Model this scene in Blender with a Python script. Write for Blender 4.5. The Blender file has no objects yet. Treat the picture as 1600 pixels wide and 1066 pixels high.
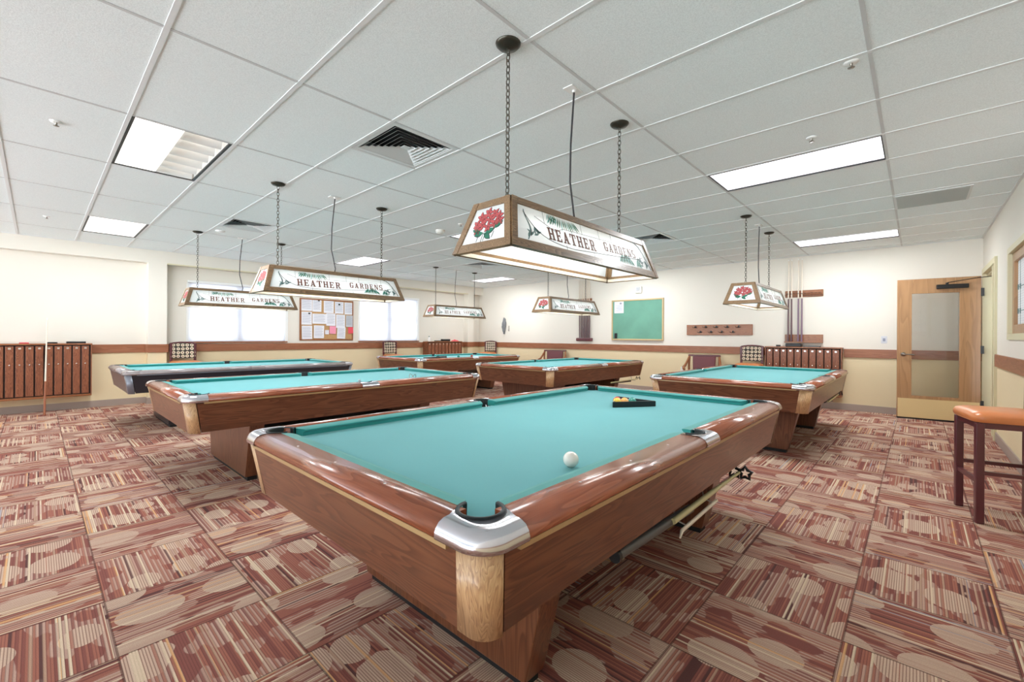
import bpy, bmesh, math, random
from mathutils import Vector, Matrix
random.seed(7)
PI = math.pi
SC = bpy.context.scene
COL = SC.collection

# ------------------------------------------------------------------ camera
YAW, ROL, FPX, CY = 0.7451, 0.0062, 686.1, 525.5
cam_d = bpy.data.cameras.new('camera')
cam_d.sensor_fit = 'HORIZONTAL'; cam_d.sensor_width = 36.0
cam_d.lens = 36.0 * FPX / 1600.0
cam_d.shift_y = (CY - 533.0) / 1600.0
cam_d.clip_start = 0.02
cam = bpy.data.objects.new('camera', cam_d); COL.objects.link(cam)
_F = Vector((math.cos(YAW), math.sin(YAW), 0)); _R0 = Vector((math.sin(YAW), -math.cos(YAW), 0)); _U0 = Vector((0, 0, 1))
_R = _R0 * math.cos(ROL) + _U0 * math.sin(ROL); _U = -_R0 * math.sin(ROL) + _U0 * math.cos(ROL)
cam.matrix_world = Matrix(((_R.x, _U.x, -_F.x, 0), (_R.y, _U.y, -_F.y, 0), (_R.z, _U.z, -_F.z, 1.20), (0, 0, 0, 1)))
SC.camera = cam

# ------------------------------------------------------------------ world, exposure, light levels
SC.view_settings.view_transform = 'Standard'
SC.view_settings.look = 'None'
SC.view_settings.gamma = 1.0
SC.view_settings.use_curve_mapping = False
SC.view_settings.exposure = 0.95
SC.cycles.diffuse_bounces = 7
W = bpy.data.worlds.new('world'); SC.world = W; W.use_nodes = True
# world light added through the open side, brighter below the horizon for the ceiling
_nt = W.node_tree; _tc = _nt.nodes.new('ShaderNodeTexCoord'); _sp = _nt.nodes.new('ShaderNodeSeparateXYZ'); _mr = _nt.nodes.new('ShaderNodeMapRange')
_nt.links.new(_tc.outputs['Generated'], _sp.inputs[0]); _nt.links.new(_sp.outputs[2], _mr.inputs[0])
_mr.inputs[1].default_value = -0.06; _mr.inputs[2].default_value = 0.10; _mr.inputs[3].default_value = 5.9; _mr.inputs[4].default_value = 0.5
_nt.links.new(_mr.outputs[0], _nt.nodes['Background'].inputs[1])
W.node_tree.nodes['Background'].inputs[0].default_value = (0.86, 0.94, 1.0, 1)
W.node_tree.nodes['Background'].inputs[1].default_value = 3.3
P_PANEL = 22.0      # W per ceiling fixture
P_LAMP = 4.0        # W per billiard lamp
ZC = 2.6545         # ceiling height
XW, YW, YD = 9.213, 9.70, -0.693   # chalkboard wall, window wall (soffit face), door wall
YR = 9.88           # back of the window-wall recesses
XO = -5.4           # open side behind the camera
GX0, GY0, GF = 1.0247, 2.621, 0.6096   # ceiling grid

# ------------------------------------------------------------------ materials
def srgb(*c):
    return tuple((v / 12.92 if v <= 0.04045 else ((v + 0.055) / 1.055) ** 2.4) for v in [x / 255.0 for x in c]) + (1.0,)

class NT:
    def __init__(s, name):
        s.m = bpy.data.materials.new(name); s.m.use_nodes = True
        s.t = s.m.node_tree; s.b = s.t.nodes['Principled BSDF']; s.out = s.t.nodes['Material Output']
    def n(s, typ, ins=None, **kw):
        nd = s.t.nodes.new(typ)
        for k, v in kw.items(): setattr(nd, k, v)
        for k, v in (ins or {}).items(): s.set(nd.inputs[k], v)
        return nd
    def set(s, sock, v):
        if isinstance(v, bpy.types.NodeSocket): s.t.links.new(v, sock)
        elif isinstance(v, bpy.types.Node): s.t.links.new(v.outputs[0], sock)
        else: sock.default_value = v
    def math(s, op, a, b=0.0, c=0.0):
        return s.n('ShaderNodeMath', {0: a, 1: b, 2: c}, operation=op).outputs[0]
    def mix(s, f, a, b, bt='MIX'):
        nd = s.n('ShaderNodeMix', data_type='RGBA', blend_type=bt)
        s.set(nd.inputs[0], f); s.set(nd.inputs[6], a); s.set(nd.inputs[7], b)
        return nd.outputs[2]
    def ramp(s, f, stops, interp='LINEAR'):
        nd = s.n('ShaderNodeValToRGB'); cr = nd.color_ramp; cr.interpolation = interp
        while len(cr.elements) < len(stops): cr.elements.new(0.5)
        for e, (p, c) in zip(cr.elements, stops): e.position = p; e.color = c
        s.set(nd.inputs[0], f); return nd.outputs[0]
    def coord(s, scale=(1, 1, 1), rot=(0, 0, 0), which='Object'):
        tc = s.n('ShaderNodeTexCoord')
        mp = s.n('ShaderNodeMapping', {'Vector': tc.outputs[which], 'Scale': scale, 'Rotation': rot})
        return mp.outputs[0]
    def noise(s, vec, scale, detail=3, rough=0.5, dist=0.0):
        return s.n('ShaderNodeTexNoise', {'Vector': vec, 'Scale': scale, 'Detail': detail, 'Roughness': rough, 'Distortion': dist}).outputs[0]
    def bump(s, h, st=0.2, d=0.01):
        nd = s.n('ShaderNodeBump', {'Height': h, 'Strength': st, 'Distance': d}); s.set(s.b.inputs['Normal'], nd.outputs[0])

def plain(name, col, rough=0.5, metal=0.0, spec=0.5, coat=0.0, var=0.0, vscale=8.0, trans=0.0, sheen=0.0):
    t = NT(name); b = t.b
    c = srgb(*col)
    if var:
        nz = t.noise(t.coord(), vscale, 4)
        lo = tuple(v * (1 - var) for v in c[:3]) + (1,); hi = tuple(min(1, v * (1 + var)) for v in c[:3]) + (1,)
        t.set(b.inputs['Base Color'], t.ramp(nz, [(0.3, lo), (0.7, hi)]))
    else: b.inputs['Base Color'].default_value = c
    b.inputs['Roughness'].default_value = rough; b.inputs['Metallic'].default_value = metal
    b.inputs['Specular IOR Level'].default_value = spec; b.inputs['Coat Weight'].default_value = coat
    b.inputs['Coat Roughness'].default_value = 0.12
    b.inputs['Transmission Weight'].default_value = trans
    b.inputs['Sheen Weight'].default_value = sheen
    return t.m

def wood(name, dark, mid, light, axis='X', rough=0.35, coat=0.3, fig=1.0, scale=1.0, figscale=1.0, along=None):
    t = NT(name)
    a, c = (along or 0.9 * scale), 11.0 * scale
    sc = {'X': (a, c, c), 'Y': (c, a, c), 'Z': (c, c, a)}[axis]
    v = t.coord(sc)
    n1 = t.noise(v, 1.1 * figscale, 2, 0.5, 0.6)
    bands = t.n('ShaderNodeMath', {0: t.math('MULTIPLY', n1, 14.0 * fig)}, operation='FRACT').outputs[0]
    band = t.ramp(bands, [(0.0, (0, 0, 0, 1)), (0.55, (0.6, 0.6, 0.6, 1)), (0.9, (1, 1, 1, 1)), (1.0, (0, 0, 0, 1))])
    fa = 0.6 if along else 2.0
    sc2 = {'X': (fa, 90, 90), 'Y': (90, fa, 90), 'Z': (90, 90, fa)}[axis]
    fine = t.noise(t.coord(sc2), 2.0, 4, 0.65)
    big = t.noise(v, 0.5, 2)
    f = t.math('ADD', t.math('MULTIPLY', band, 0.38), t.math('ADD', t.math('MULTIPLY', fine, 0.5), t.math('MULTIPLY', big, 0.25)))
    t.set(t.b.inputs['Base Color'], t.ramp(f, [(0.25, srgb(*dark)), (0.55, srgb(*mid)), (0.85, srgb(*light))]))
    t.b.inputs['Roughness'].default_value = rough
    t.b.inputs['Coat Weight'].default_value = coat; t.b.inputs['Coat Roughness'].default_value = 0.15
    return t.m

def emis(name, col, strength):
    t = NT(name); t.b.inputs['Base Color'].default_value = srgb(*col)
    t.b.inputs['Emission Color'].default_value = srgb(*col); t.b.inputs['Emission Strength'].default_value = strength
    return t.m

def carpet_mat():
    t = NT('carpet_tiles')
    T = 0.49
    tc = t.n('ShaderNodeTexCoord'); sp = t.n('ShaderNodeSeparateXYZ', {0: tc.outputs['Object']})
    X = t.math('DIVIDE', t.math('SUBTRACT', sp.outputs[0], 0.212), T); Y = t.math('DIVIDE', t.math('SUBTRACT', sp.outputs[1], 0.212), T)
    ix = t.math('FLOOR', X); iy = t.math('FLOOR', Y)
    fx = t.math('SUBTRACT', X, ix); fy = t.math('SUBTRACT', Y, iy)
    par = t.math('MODULO', t.math('ABSOLUTE', t.math('ADD', ix, iy)), 2.0)
    par = t.math('GREATER_THAN', par, 0.5)
    inv = t.math('SUBTRACT', 1.0, par)
    # across coordinate: even tiles run along X, so stripes vary with Y
    ac = t.math('ADD', t.math('MULTIPLY', fy, inv), t.math('MULTIPLY', fx, par))
    al = t.math('ADD', t.math('MULTIPLY', fx, inv), t.math('MULTIPLY', fy, par))
    cell = t.n('ShaderNodeCombineXYZ', {0: ix, 1: iy, 2: 3.3})
    rnd = t.n('ShaderNodeTexWhiteNoise', {'Vector': cell.outputs[0]}, noise_dimensions='3D')
    rs = t.n('ShaderNodeSeparateColor', {0: rnd.outputs['Color']})
    NS = 54.0
    k = t.math('FLOOR', t.math('MULTIPLY', ac, NS))
    sv = t.n('ShaderNodeCombineXYZ', {0: k, 1: t.math('MULTIPLY', rs.outputs[0], 91.0), 2: 0.0})
    wn = t.n('ShaderNodeTexWhiteNoise', {'Vector': sv.outputs[0]}, noise_dimensions='3D')
    ws = t.n('ShaderNodeSeparateColor', {0: wn.outputs['Color']})
    # neighbouring rows share a hue family: slow noise across the tile picks dark / brick / light zones
    zv = t.n('ShaderNodeCombineXYZ', {0: t.math('MULTIPLY', ac, 5.0), 1: t.math('MULTIPLY', rs.outputs[0], 53.0), 2: 0.0})
    zn = t.noise(zv.outputs[0], 1.6, 1)
    pick = t.math('ADD', t.math('MULTIPLY', ws.outputs[0], 0.72), t.math('MULTIPLY', zn, 0.34))
    BR, MR, DK = srgb(164, 104, 88), srgb(138, 84, 76), srgb(96, 64, 62)
    OR, CR, TN, BL = srgb(220, 168, 118), srgb(222, 200, 172), srgb(184, 148, 126), srgb(158, 158, 168)
    base = t.ramp(pick, [(0.0, DK), (0.20, MR), (0.38, BR), (0.47, MR), (0.55, BR), (0.66, TN), (0.72, BR), (0.78, CR), (0.845, OR), (0.875, TN), (0.91, BL), (0.935, CR)], 'CONSTANT')
    alt = t.math('MODULO', k, 2.0)
    bv = t.n('ShaderNodeCombineXYZ', {0: t.math('MULTIPLY', al, 2.0), 1: t.math('MULTIPLY', ac, 3.0), 2: t.math('MULTIPLY', rs.outputs[1], 57.0)})
    bn = t.noise(bv.outputs[0], 1.5, 1, 0.5)
    blot = t.ramp(bn, [(0.50, (0, 0, 0, 1)), (0.52, (1, 1, 1, 1))])
    bei = t.mix(ws.outputs[1], srgb(192, 158, 142), srgb(212, 182, 164))
    fade = t.math('MULTIPLY', t.math('MULTIPLY', blot, t.math('ADD', t.math('MULTIPLY', alt, 0.62), 0.14)), 1.0)
    c1 = t.mix(fade, base, bei)
    # circles cut off at each tile's edge, drawn out along the stripes
    cv = t.n('ShaderNodeCombineXYZ', {0: t.math('ADD', t.math('MULTIPLY', al, 0.85), t.math('MULTIPLY', rs.outputs[2], 31.0)),
                                      1: t.math('ADD', t.math('MULTIPLY', ac, 1.05), t.math('MULTIPLY', rs.outputs[1], 17.0)), 2: 0.0})
    vo = t.n('ShaderNodeTexVoronoi', {'Vector': cv.outputs[0], 'Scale': 1.7, 'Randomness': 0.7}, voronoi_dimensions='2D', feature='F1')
    vr = t.n('ShaderNodeSeparateColor', {0: vo.outputs['Color']})
    rad = t.math('ADD', t.math('MULTIPLY', vr.outputs[0], 0.15), 0.22)
    inside = t.math('LESS_THAN', vo.outputs['Distance'], rad)
    on = t.math('GREATER_THAN', vr.outputs[1], 0.12)
    inside = t.math('MULTIPLY', inside, on)
    dots = t.n('ShaderNodeMath', {0: t.math('MULTIPLY', ac, NS)}, operation='FRACT').outputs[0]
    dl = t.math('LESS_THAN', dots, 0.34)
    lite = t.mix(ws.outputs[2], srgb(204, 174, 154), srgb(216, 190, 168))
    bei2 = t.mix(t.math('MULTIPLY', dl, 0.7), lite, srgb(124, 88, 78))
    hot = t.math('GREATER_THAN', pick, 0.76)
    inr = t.mix(t.math('ADD', t.math('MULTIPLY', hot, 0.7), 0.08), bei2, base)
    c2 = t.mix(inside, c1, inr)
    # dark joint between the rows of yarn and between tiles
    row = t.n('ShaderNodeMath', {0: t.math('MULTIPLY', ac, NS)}, operation='FRACT').outputs[0]
    gap = t.math('MULTIPLY', t.math('LESS_THAN', row, 0.28), t.math('SUBTRACT', 1.0, inside))
    c3 = t.mix(t.math('MULTIPLY', gap, 0.45), c2, srgb(96, 60, 58))
    e = t.math('MINIMUM', t.math('MINIMUM', fx, t.math('SUBTRACT', 1.0, fx)), t.math('MINIMUM', fy, t.math('SUBTRACT', 1.0, fy)))
    c4 = t.mix(t.math('MULTIPLY', t.math('LESS_THAN', e, 0.008), 0.6), c3, srgb(70, 42, 40))
    pile = t.noise(tc.outputs['Object'], 260.0, 2, 0.7)
    c5 = t.mix(t.math('MULTIPLY', t.math('SUBTRACT', pile, 0.35), 0.55), c4, srgb(84, 56, 52))
    t.set(t.b.inputs['Base Color'], c5)
    t.b.inputs['Roughness'].default_value = 0.95; t.b.inputs['Specular IOR Level'].default_value = 0.15
    t.bump(t.math('ADD', pile, t.math('MULTIPLY', row, 0.4)), 0.5, 0.004)
    return t.m

def wall_mat():
    t = NT('painted_wall')
    tc = t.n('ShaderNodeTexCoord'); sp = t.n('ShaderNodeSeparateXYZ', {0: tc.outputs['Object']})
    up = t.math('GREATER_THAN', sp.outputs[2], 0.955)
    nz = t.noise(tc.outputs['Object'], 1.2, 3)
    a = t.mix(nz, srgb(222, 204, 166), srgb(228, 212, 176)); b = t.mix(nz, srgb(224, 218, 206), srgb(230, 224, 214))
    t.set(t.b.inputs['Base Color'], t.mix(up, a, b))
    t.b.inputs['Roughness'].default_value = 0.75
    t.bump(t.noise(tc.outputs['Object'], 180.0, 3), 0.08, 0.003)
    return t.m

def tile_mat():
    t = NT('mineral_ceiling_tile')
    v = t.coord()
    n = t.noise(v, 160.0, 3, 0.7)
    t.set(t.b.inputs['Base Color'], t.ramp(n, [(0.3, srgb(222, 229, 230)), (0.62, srgb(240, 247, 248))]))
    t.b.inputs['Roughness'].default_value = 0.95; t.b.inputs['Specular IOR Level'].default_value = 0.1
    t.bump(n, 0.25, 0.004)
    return t.m

def felt_mat():
    t = NT('billiard_cloth')
    v = t.coord()
    n = t.noise(v, 3.0, 4); f = t.noise(v, 420.0, 2)
    c = t.mix(n, srgb(88, 157, 163), srgb(97, 166, 171))
    t.set(t.b.inputs['Base Color'], t.mix(t.math('MULTIPLY', f, 0.15), c, srgb(72, 142, 146)))
    t.b.inputs['Roughness'].default_value = 0.85; t.b.inputs['Sheen Weight'].default_value = 0.35
    t.b.inputs['Sheen Roughness'].default_value = 0.5
    t.b.inputs['Sheen Tint'].default_value = srgb(200, 235, 235)
    t.b.inputs['Specular IOR Level'].default_value = 0.2
    return t.m

def fabric_pattern():
    t = NT('patterned_fabric')
    v = t.coord((1, 1, 1))
    sp = t.n('ShaderNodeSeparateXYZ', {0: v})
    pv = t.n('ShaderNodeCombineXYZ', {0: t.math('MULTIPLY', sp.outputs[0], 15.0), 1: t.math('MULTIPLY', sp.outputs[2], 15.0), 2: 0.0})
    vo = t.n('ShaderNodeTexVoronoi', {'Vector': pv.outputs[0], 'Scale': 1.0, 'Randomness': 0.12}, voronoi_dimensions='2D')
    ring = t.ramp(vo.outputs['Distance'], [(0.0, srgb(120, 60, 60)), (0.16, srgb(226, 218, 196)), (0.36, srgb(150, 140, 100)), (0.43, srgb(58, 48, 52)), (1.0, srgb(80, 70, 70))], 'CONSTANT')
    t.set(t.b.inputs['Base Color'], ring); t.b.inputs['Roughness'].default_value = 0.8
    return t.m

def glass_panel():
    t = NT('frosted_lamp_glass')
    t.b.inputs['Base Color'].default_value = srgb(240, 243, 246)
    t.b.inputs['Roughness'].default_value = 0.25
    tr = t.n('ShaderNodeBsdfTranslucent'); tr.inputs[0].default_value = srgb(240, 242, 242)
    mx = t.n('ShaderNodeMixShader', {0: 0.55, 1: t.b.outputs[0], 2: tr.outputs[0]})
    t.t.links.new(mx.outputs[0], t.out.inputs[0])
    return t.m

def sheer(name, col, fac):
    t = NT(name)
    t.b.inputs['Base Color'].default_value = srgb(*col); t.b.inputs['Roughness'].default_value = 0.7
    v = t.coord(); sp = t.n('ShaderNodeSeparateXYZ', {0: v})
    sl = t.n('ShaderNodeMath', {0: t.math('MULTIPLY', sp.outputs[2], 42.0)}, operation='FRACT').outputs[0]
    cc = t.ramp(sl, [(0.0, srgb(214, 214, 216)), (0.15, srgb(*col)), (0.9, srgb(*col)), (1.0, srgb(222, 222, 224))])
    t.set(t.b.inputs['Base Color'], cc)
    tr = t.n('ShaderNodeBsdfTranslucent'); t.set(tr.inputs[0], cc)
    mx = t.n('ShaderNodeMixShader', {0: fac, 1: t.b.outputs[0], 2: tr.outputs[0]})
    t.t.links.new(mx.outputs[0], t.out.inputs[0])
    return t.m

def clear_glass():
    t = NT('clear_glass')
    gl = t.n('ShaderNodeBsdfGlossy'); gl.inputs['Roughness'].default_value = 0.02
    tp = t.n('ShaderNodeBsdfTransparent'); tp.inputs[0].default_value = (0.985, 0.99, 0.985, 1)
    fr = t.n('ShaderNodeFresnel', {0: 1.45})
    mx = t.n('ShaderNodeMixShader', {0: fr.outputs[0], 1: tp.outputs[0], 2: gl.outputs[0]})
    t.t.links.new(mx.outputs[0], t.out.inputs[0])
    return t.m

M = {}
M['carpet'] = carpet_mat(); M['wall'] = wall_mat(); M['tile'] = tile_mat(); M['felt'] = felt_mat();  M['pattern'] = fabric_pattern()
M['glasspanel'] = glass_panel(); M['clear'] = clear_glass()
M['blind'] = sheer('window_blind', (244, 245, 248), 0.65)
M['tbar'] = plain('ceiling_bar', (220, 222, 222), 0.6)
M['tbar2'] = plain('ceiling_bar_darker', (200, 202, 203), 0.6)  # bars running along X, a slightly darker grey
for ax in 'XYZ':
    M['apron' + ax] = wood('walnut_laminate_' + ax, (80, 46, 30), (110, 66, 44), (128, 82, 56), ax, 0.32, 0.25, 0.8, 1.0)
    M['rail' + ax] = wood('polished_rail_wood_' + ax, (120, 60, 38), (150, 82, 54), (168, 98, 68), ax, 0.26, 0.6, 0.6, 1.2)
    M['blond' + ax] = wood('blond_striped_wood_' + ax, (146, 106, 74), (194, 154, 112), (214, 180, 136), ax, 0.35, 0.2, 0.7, 3.0, 1.0, 0.18)
    M['oak' + ax] = wood('oak_' + ax, (100, 56, 28), (146, 88, 50), (164, 106, 66), ax, 0.4, 0.2, 1.2, 1.6)
    M['chairrail' + ax] = wood('chair_rail_wood_' + ax, (132, 80, 52), (150, 94, 64), (162, 106, 76), ax, 0.45, 0.1, 0.6, 1.0)
    M['lampoak' + ax] = wood('lamp_oak_' + ax, (86, 66, 48), (130, 102, 74), (160, 132, 98), ax, 0.4, 0.2, 1.4, 2.0)
    M['locker' + ax] = wood('locker_oak_' + ax, (78, 42, 30), (134, 78, 52), (156, 98, 68), ax, 0.4, 0.12, 1.0, 1.4, 1.4)
M['doorwood'] = wood('birch_door', (152, 112, 76), (172, 130, 90), (182, 140, 98), 'Z', 0.4, 0.2, 0.35, 0.8)
M['chrome'] = plain('polished_casting', (214, 214, 222), 0.16, 1.0)
M['brasslip'] = plain('blond_edge_strip', (178, 148, 104), 0.3, 0.0, 0.5, 0.3)
M['rubbercloth'] = plain('cushion_cloth', (54, 150, 146), 0.85, sheen=0.25, spec=0.2)
M['black'] = plain('black_rubber', (26, 28, 30), 0.5)
M['blackplastic'] = plain('black_plastic', (22, 22, 24), 0.35)
M['pocket'] = plain('pocket_liner', (20, 32, 34), 0.55)
M['darkwood'] = plain('dark_underside', (44, 28, 22), 0.7)
M['plinth'] = plain('black_plinth', (18, 20, 22), 0.6)
M['sight'] = plain('pearl_sight', (236, 228, 226), 0.2)
M['blackside'] = plain('black_laminate', (34, 34, 42), 0.35, coat=0.2)
M['greycast'] = plain('grey_corner', (120, 124, 134), 0.3, 0.3)
M['greyrail'] = wood('grey_rail', (128, 120, 118), (146, 138, 138), (158, 150, 152), 'X', 0.25, 0.4, 0.5, 1.0)
M['greyrailY'] = wood('grey_rail_y', (128, 120, 118), (146, 138, 138), (158, 150, 152), 'Y', 0.25, 0.4, 0.5, 1.0)
M['bronze'] = plain('dark_bronze', (64, 62, 54), 0.3, 0.7)
M['chain'] = plain('chain_metal', (92, 88, 80), 0.35, 0.8)
M['cord'] = plain('black_cord', (52, 50, 54), 0.6)
M['white'] = plain('white_enamel', (236, 236, 234), 0.35)
M['offwhite'] = plain('off_white_plastic', (222, 220, 212), 0.4)
M['vent'] = plain('vent_metal', (214, 218, 218), 0.4)
M['voidblack'] = plain('duct_dark', (14, 15, 18), 0.9)
M['grille'] = plain('return_grille', (176, 180, 176), 0.6)
M['lens'] = emis('fixture_lens', (255, 250, 246), 0.62)
M['lens2'] = emis('fixture_lens_cool', (250, 248, 255), 0.62)
M['tube'] = emis('fluorescent_tube', (255, 248, 240), 2.5)
M['sky'] = emis('daylight_pane', (244, 248, 255), 1.15)
M['silver'] = plain('brushed_louvre', (206, 206, 212), 0.45, 0.2)
M['lipcream'] = plain('pale_inner_lip', (206, 196, 176), 0.5)
M['ink'] = plain('glass_lead_line', (44, 40, 42), 0.5)
M['letter'] = plain('brown_lettering', (106, 58, 42), 0.5)
M['leaf'] = plain('painted_leaf', (28, 112, 86), 0.5, var=0.3, vscale=40)
M['leaf2'] = plain('painted_leaf_pale', (110, 172, 166), 0.5)
M['petal'] = plain('painted_petal', (186, 82, 84), 0.5)
M['scroll'] = plain('grey_green_scroll', (92, 124, 124), 0.5)
M['burgundy'] = plain('burgundy_metal', (92, 42, 48), 0.35, coat=0.2)
M['burgvinyl'] = plain('burgundy_vinyl', (112, 56, 62), 0.45)
M['orange'] = plain('orange_tan_vinyl', (206, 126, 74), 0.32, coat=0.3, var=0.06)
M['chalk'] = plain('green_chalkboard', (104, 156, 136), 0.7, var=0.08, vscale=3)
M['tan'] = plain('tan_board_frame', (196, 170, 126), 0.5)
M['cork'] = plain('cork', (186, 146, 100), 0.9, var=0.15, vscale=60)
M['paper'] = plain('white_paper', (226, 226, 232), 0.8)
M['paper2'] = plain('grey_paper', (190, 192, 196), 0.8)
M['pink'] = plain('pink_paper', (236, 150, 172), 0.8)
M['red'] = plain('red_paper', (226, 84, 96), 0.8)
M['print'] = plain('grey_print', (140, 144, 160), 0.8)
M['base'] = plain('taupe_baseboard', (164, 148, 138), 0.6)
M['cream'] = plain('cream_frame_paint', (214, 206, 172), 0.5)
M['brass'] = plain('brass_kick_plate', (226, 202, 150), 0.4, 0.15)
M['nickel'] = plain('satin_nickel', (150, 144, 136), 0.3, 0.9)
M['cueshaft'] = plain('cue_shaft_maple', (226, 214, 196), 0.3, coat=0.3)
M['cuebutt'] = plain('cue_butt_brown', (150, 84, 50), 0.3, coat=0.3)
M['cuebuttdark'] = plain('cue_butt_dark', (92, 60, 66), 0.3, coat=0.3)
M['cuebuttpurple'] = plain('cue_butt_purple', (120, 92, 112), 0.3, coat=0.3)
M['palestick'] = plain('pale_green_stick', (206, 198, 150), 0.35, coat=0.2)
M['greytube'] = plain('grey_tube', (92, 92, 92), 0.35)
M['ivory'] = plain('ivory_ball', (238, 232, 224), 0.12, coat=0.6)
M['yellow'] = plain('yellow_ball', (236, 200, 70), 0.12, coat=0.6)
M['amber'] = plain('orange_ball', (236, 172, 92), 0.12, coat=0.6)
M['green'] = plain('green_ball', (40, 140, 128), 0.12, coat=0.6)
M['redball'] = plain('red_ball', (196, 74, 60), 0.12, coat=0.6)
M['cloth'] = plain('grey_cloth', (120, 122, 124), 0.9, var=0.2, vscale=30)
M['chrome2'] = plain('lock_metal', (226, 222, 214), 0.25, 0.8)

# ------------------------------------------------------------------ mesh builder
class MB:
    def __init__(s): s.v = []; s.f = []; s.m = []; s.sm = []; s.T = Matrix.Identity(4)
    def add(s, vs, fs, mi=0, smooth=False):
        o = len(s.v); s.v += [tuple(s.T @ Vector(p)) for p in vs]
        for f in fs: s.f.append([o + i for i in f]); s.m.append(mi); s.sm.append(smooth)
        return s
    def box(s, a, b, mi=0):
        x0, y0, z0 = a; x1, y1, z1 = b
        x0, x1 = sorted((x0, x1)); y0, y1 = sorted((y0, y1)); z0, z1 = sorted((z0, z1))
        return s.add([(x0, y0, z0), (x1, y0, z0), (x1, y1, z0), (x0, y1, z0), (x0, y0, z1), (x1, y0, z1), (x1, y1, z1), (x0, y1, z1)],
                     [(0, 3, 2, 1), (4, 5, 6, 7), (0, 1, 5, 4), (1, 2, 6, 5), (2, 3, 7, 6), (3, 0, 4, 7)], mi)
    def hexa(s, b, t, mi=0):   # bottom quad, top quad
        return s.add(list(b) + list(t), [(0, 3, 2, 1), (4, 5, 6, 7), (0, 1, 5, 4), (1, 2, 6, 5), (2, 3, 7, 6), (3, 0, 4, 7)], mi)
    def beam(s, p, q, w, h, up=(0, 0, 1), mi=0):
        p = Vector(p); q = Vector(q); d = (q - p).normalized(); u = Vector(up)
        sd = d.cross(u)
        if sd.length < 1e-4: sd = d.cross(Vector((1, 0, 0)))
        sd.normalize(); u = sd.cross(d).normalized()
        c = [(-w / 2, -h / 2), (w / 2, -h / 2), (w / 2, h / 2), (-w / 2, h / 2)]
        return s.hexa([p + sd * a + u * b for a, b in c], [q + sd * a + u * b for a, b in c], mi)
    def tube(s, pts, r, n=8, mi=0, cap=True, closed=False, smooth=True):
        pts = [Vector(p) for p in pts]; N = len(pts)
        rs = r if isinstance(r, (list, tuple)) else [r] * N
        vs = []; prev = None
        for i, p in enumerate(pts):
            if closed: d = pts[(i + 1) % N] - pts[i - 1]
            else: d = pts[min(i + 1, N - 1)] - pts[max(i - 1, 0)]
            d.normalize()
            if prev is None:
                a = Vector((0, 0, 1)) if abs(d.z) < 0.9 else Vector((1, 0, 0))
                u = d.cross(a).normalized()
            else: u = (prev - d * prev.dot(d)).normalized()
            prev = u; w = d.cross(u)
            for k in range(n):
                t = 2 * PI * k / n; vs.append(p + (u * math.cos(t) + w * math.sin(t)) * rs[i])
        fs = []
        for i in range(N if closed else N - 1):
            j = (i + 1) % N
            for k in range(n): fs.append((i * n + k, i * n + (k + 1) % n, j * n + (k + 1) % n, j * n + k))
        s.add(vs, fs, mi, smooth)
        if cap and not closed:
            s.add(vs[:n], [tuple(range(n - 1, -1, -1))], mi); s.add(vs[-n:], [tuple(range(n))], mi)
        return s
    def lathe(s, prof, c=(0, 0, 0), n=20, mi=0, smooth=True):
        vs = []; c = Vector(c)
        for r, z in prof:
            for k in range(n):
                t = 2 * PI * k / n; vs.append(c + Vector((r * math.cos(t), r * math.sin(t), z)))
        fs = []
        for i in range(len(prof) - 1):
            for k in range(n): fs.append((i * n + k, i * n + (k + 1) % n, (i + 1) * n + (k + 1) % n, (i + 1) * n + k))
        s.add(vs, fs, mi, smooth)
        if prof[0][0] > 1e-5: s.add(vs[:n], [tuple(range(n - 1, -1, -1))], mi)
        if prof[-1][0] > 1e-5: s.add(vs[-n:], [tuple(range(n))], mi)
        return s
    def prism(s, poly, z0, z1, mi=0):
        n = len(poly)
        return s.add([(x, y, z0) for x, y in poly] + [(x, y, z1) for x, y in poly],
                     [tuple(range(n - 1, -1, -1)), tuple(range(n, 2 * n))] + [(i, (i + 1) % n, n + (i + 1) % n, n + i) for i in range(n)], mi)
    def sphere(s, c, r, n=24, mi=0):
        prof = [(max(1e-6, r * math.sin(PI * i / (n // 2))), -r * math.cos(PI * i / (n // 2))) for i in range(n // 2 + 1)]
        prof[0] = (1e-6, -r); prof[-1] = (1e-6, r)
        return s.lathe(prof, c, n, mi)
    def grid(s, rows, mi=0, smooth=True, closed=False):
        R = len(rows); Cn = len(rows[0]); vs = [p for r in rows for p in r]; fs = []
        for i in range(R - 1):
            for j in range(Cn if closed else Cn - 1):
                j2 = (j + 1) % Cn; fs.append((i * Cn + j, i * Cn + j2, (i + 1) * Cn + j2, (i + 1) * Cn + j))
        return s.add(vs, fs, mi, smooth)
    def build(s, name, mats, parent=None, loc=(0, 0, 0), rz=0.0, bevel=0.0, seg=2, weld=False):
        me = bpy.data.meshes.new(name); me.from_pydata(s.v, [], s.f)
        if not isinstance(mats, (list, tuple)): mats = [mats]
        for m in mats: me.materials.append(m)
        for p, mi, sm in zip(me.polygons, s.m, s.sm): p.material_index = mi; p.use_smooth = sm
        bm = bmesh.new(); bm.from_mesh(me)
        if weld: bmesh.ops.remove_doubles(bm, verts=bm.verts, dist=1e-5)
        bmesh.ops.recalc_face_normals(bm, faces=bm.faces); bm.to_mesh(me); bm.free()
        me.update()
        o = bpy.data.objects.new(name, me); COL.objects.link(o)
        o.location = loc; o.rotation_euler = (0, 0, rz)
        if parent: o.parent = parent
        if bevel:
            b = o.modifiers.new('bevel', 'BEVEL'); b.width = bevel; b.segments = seg; b.limit_method = 'ANGLE'; b.angle_limit = 0.6
        return o

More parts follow.
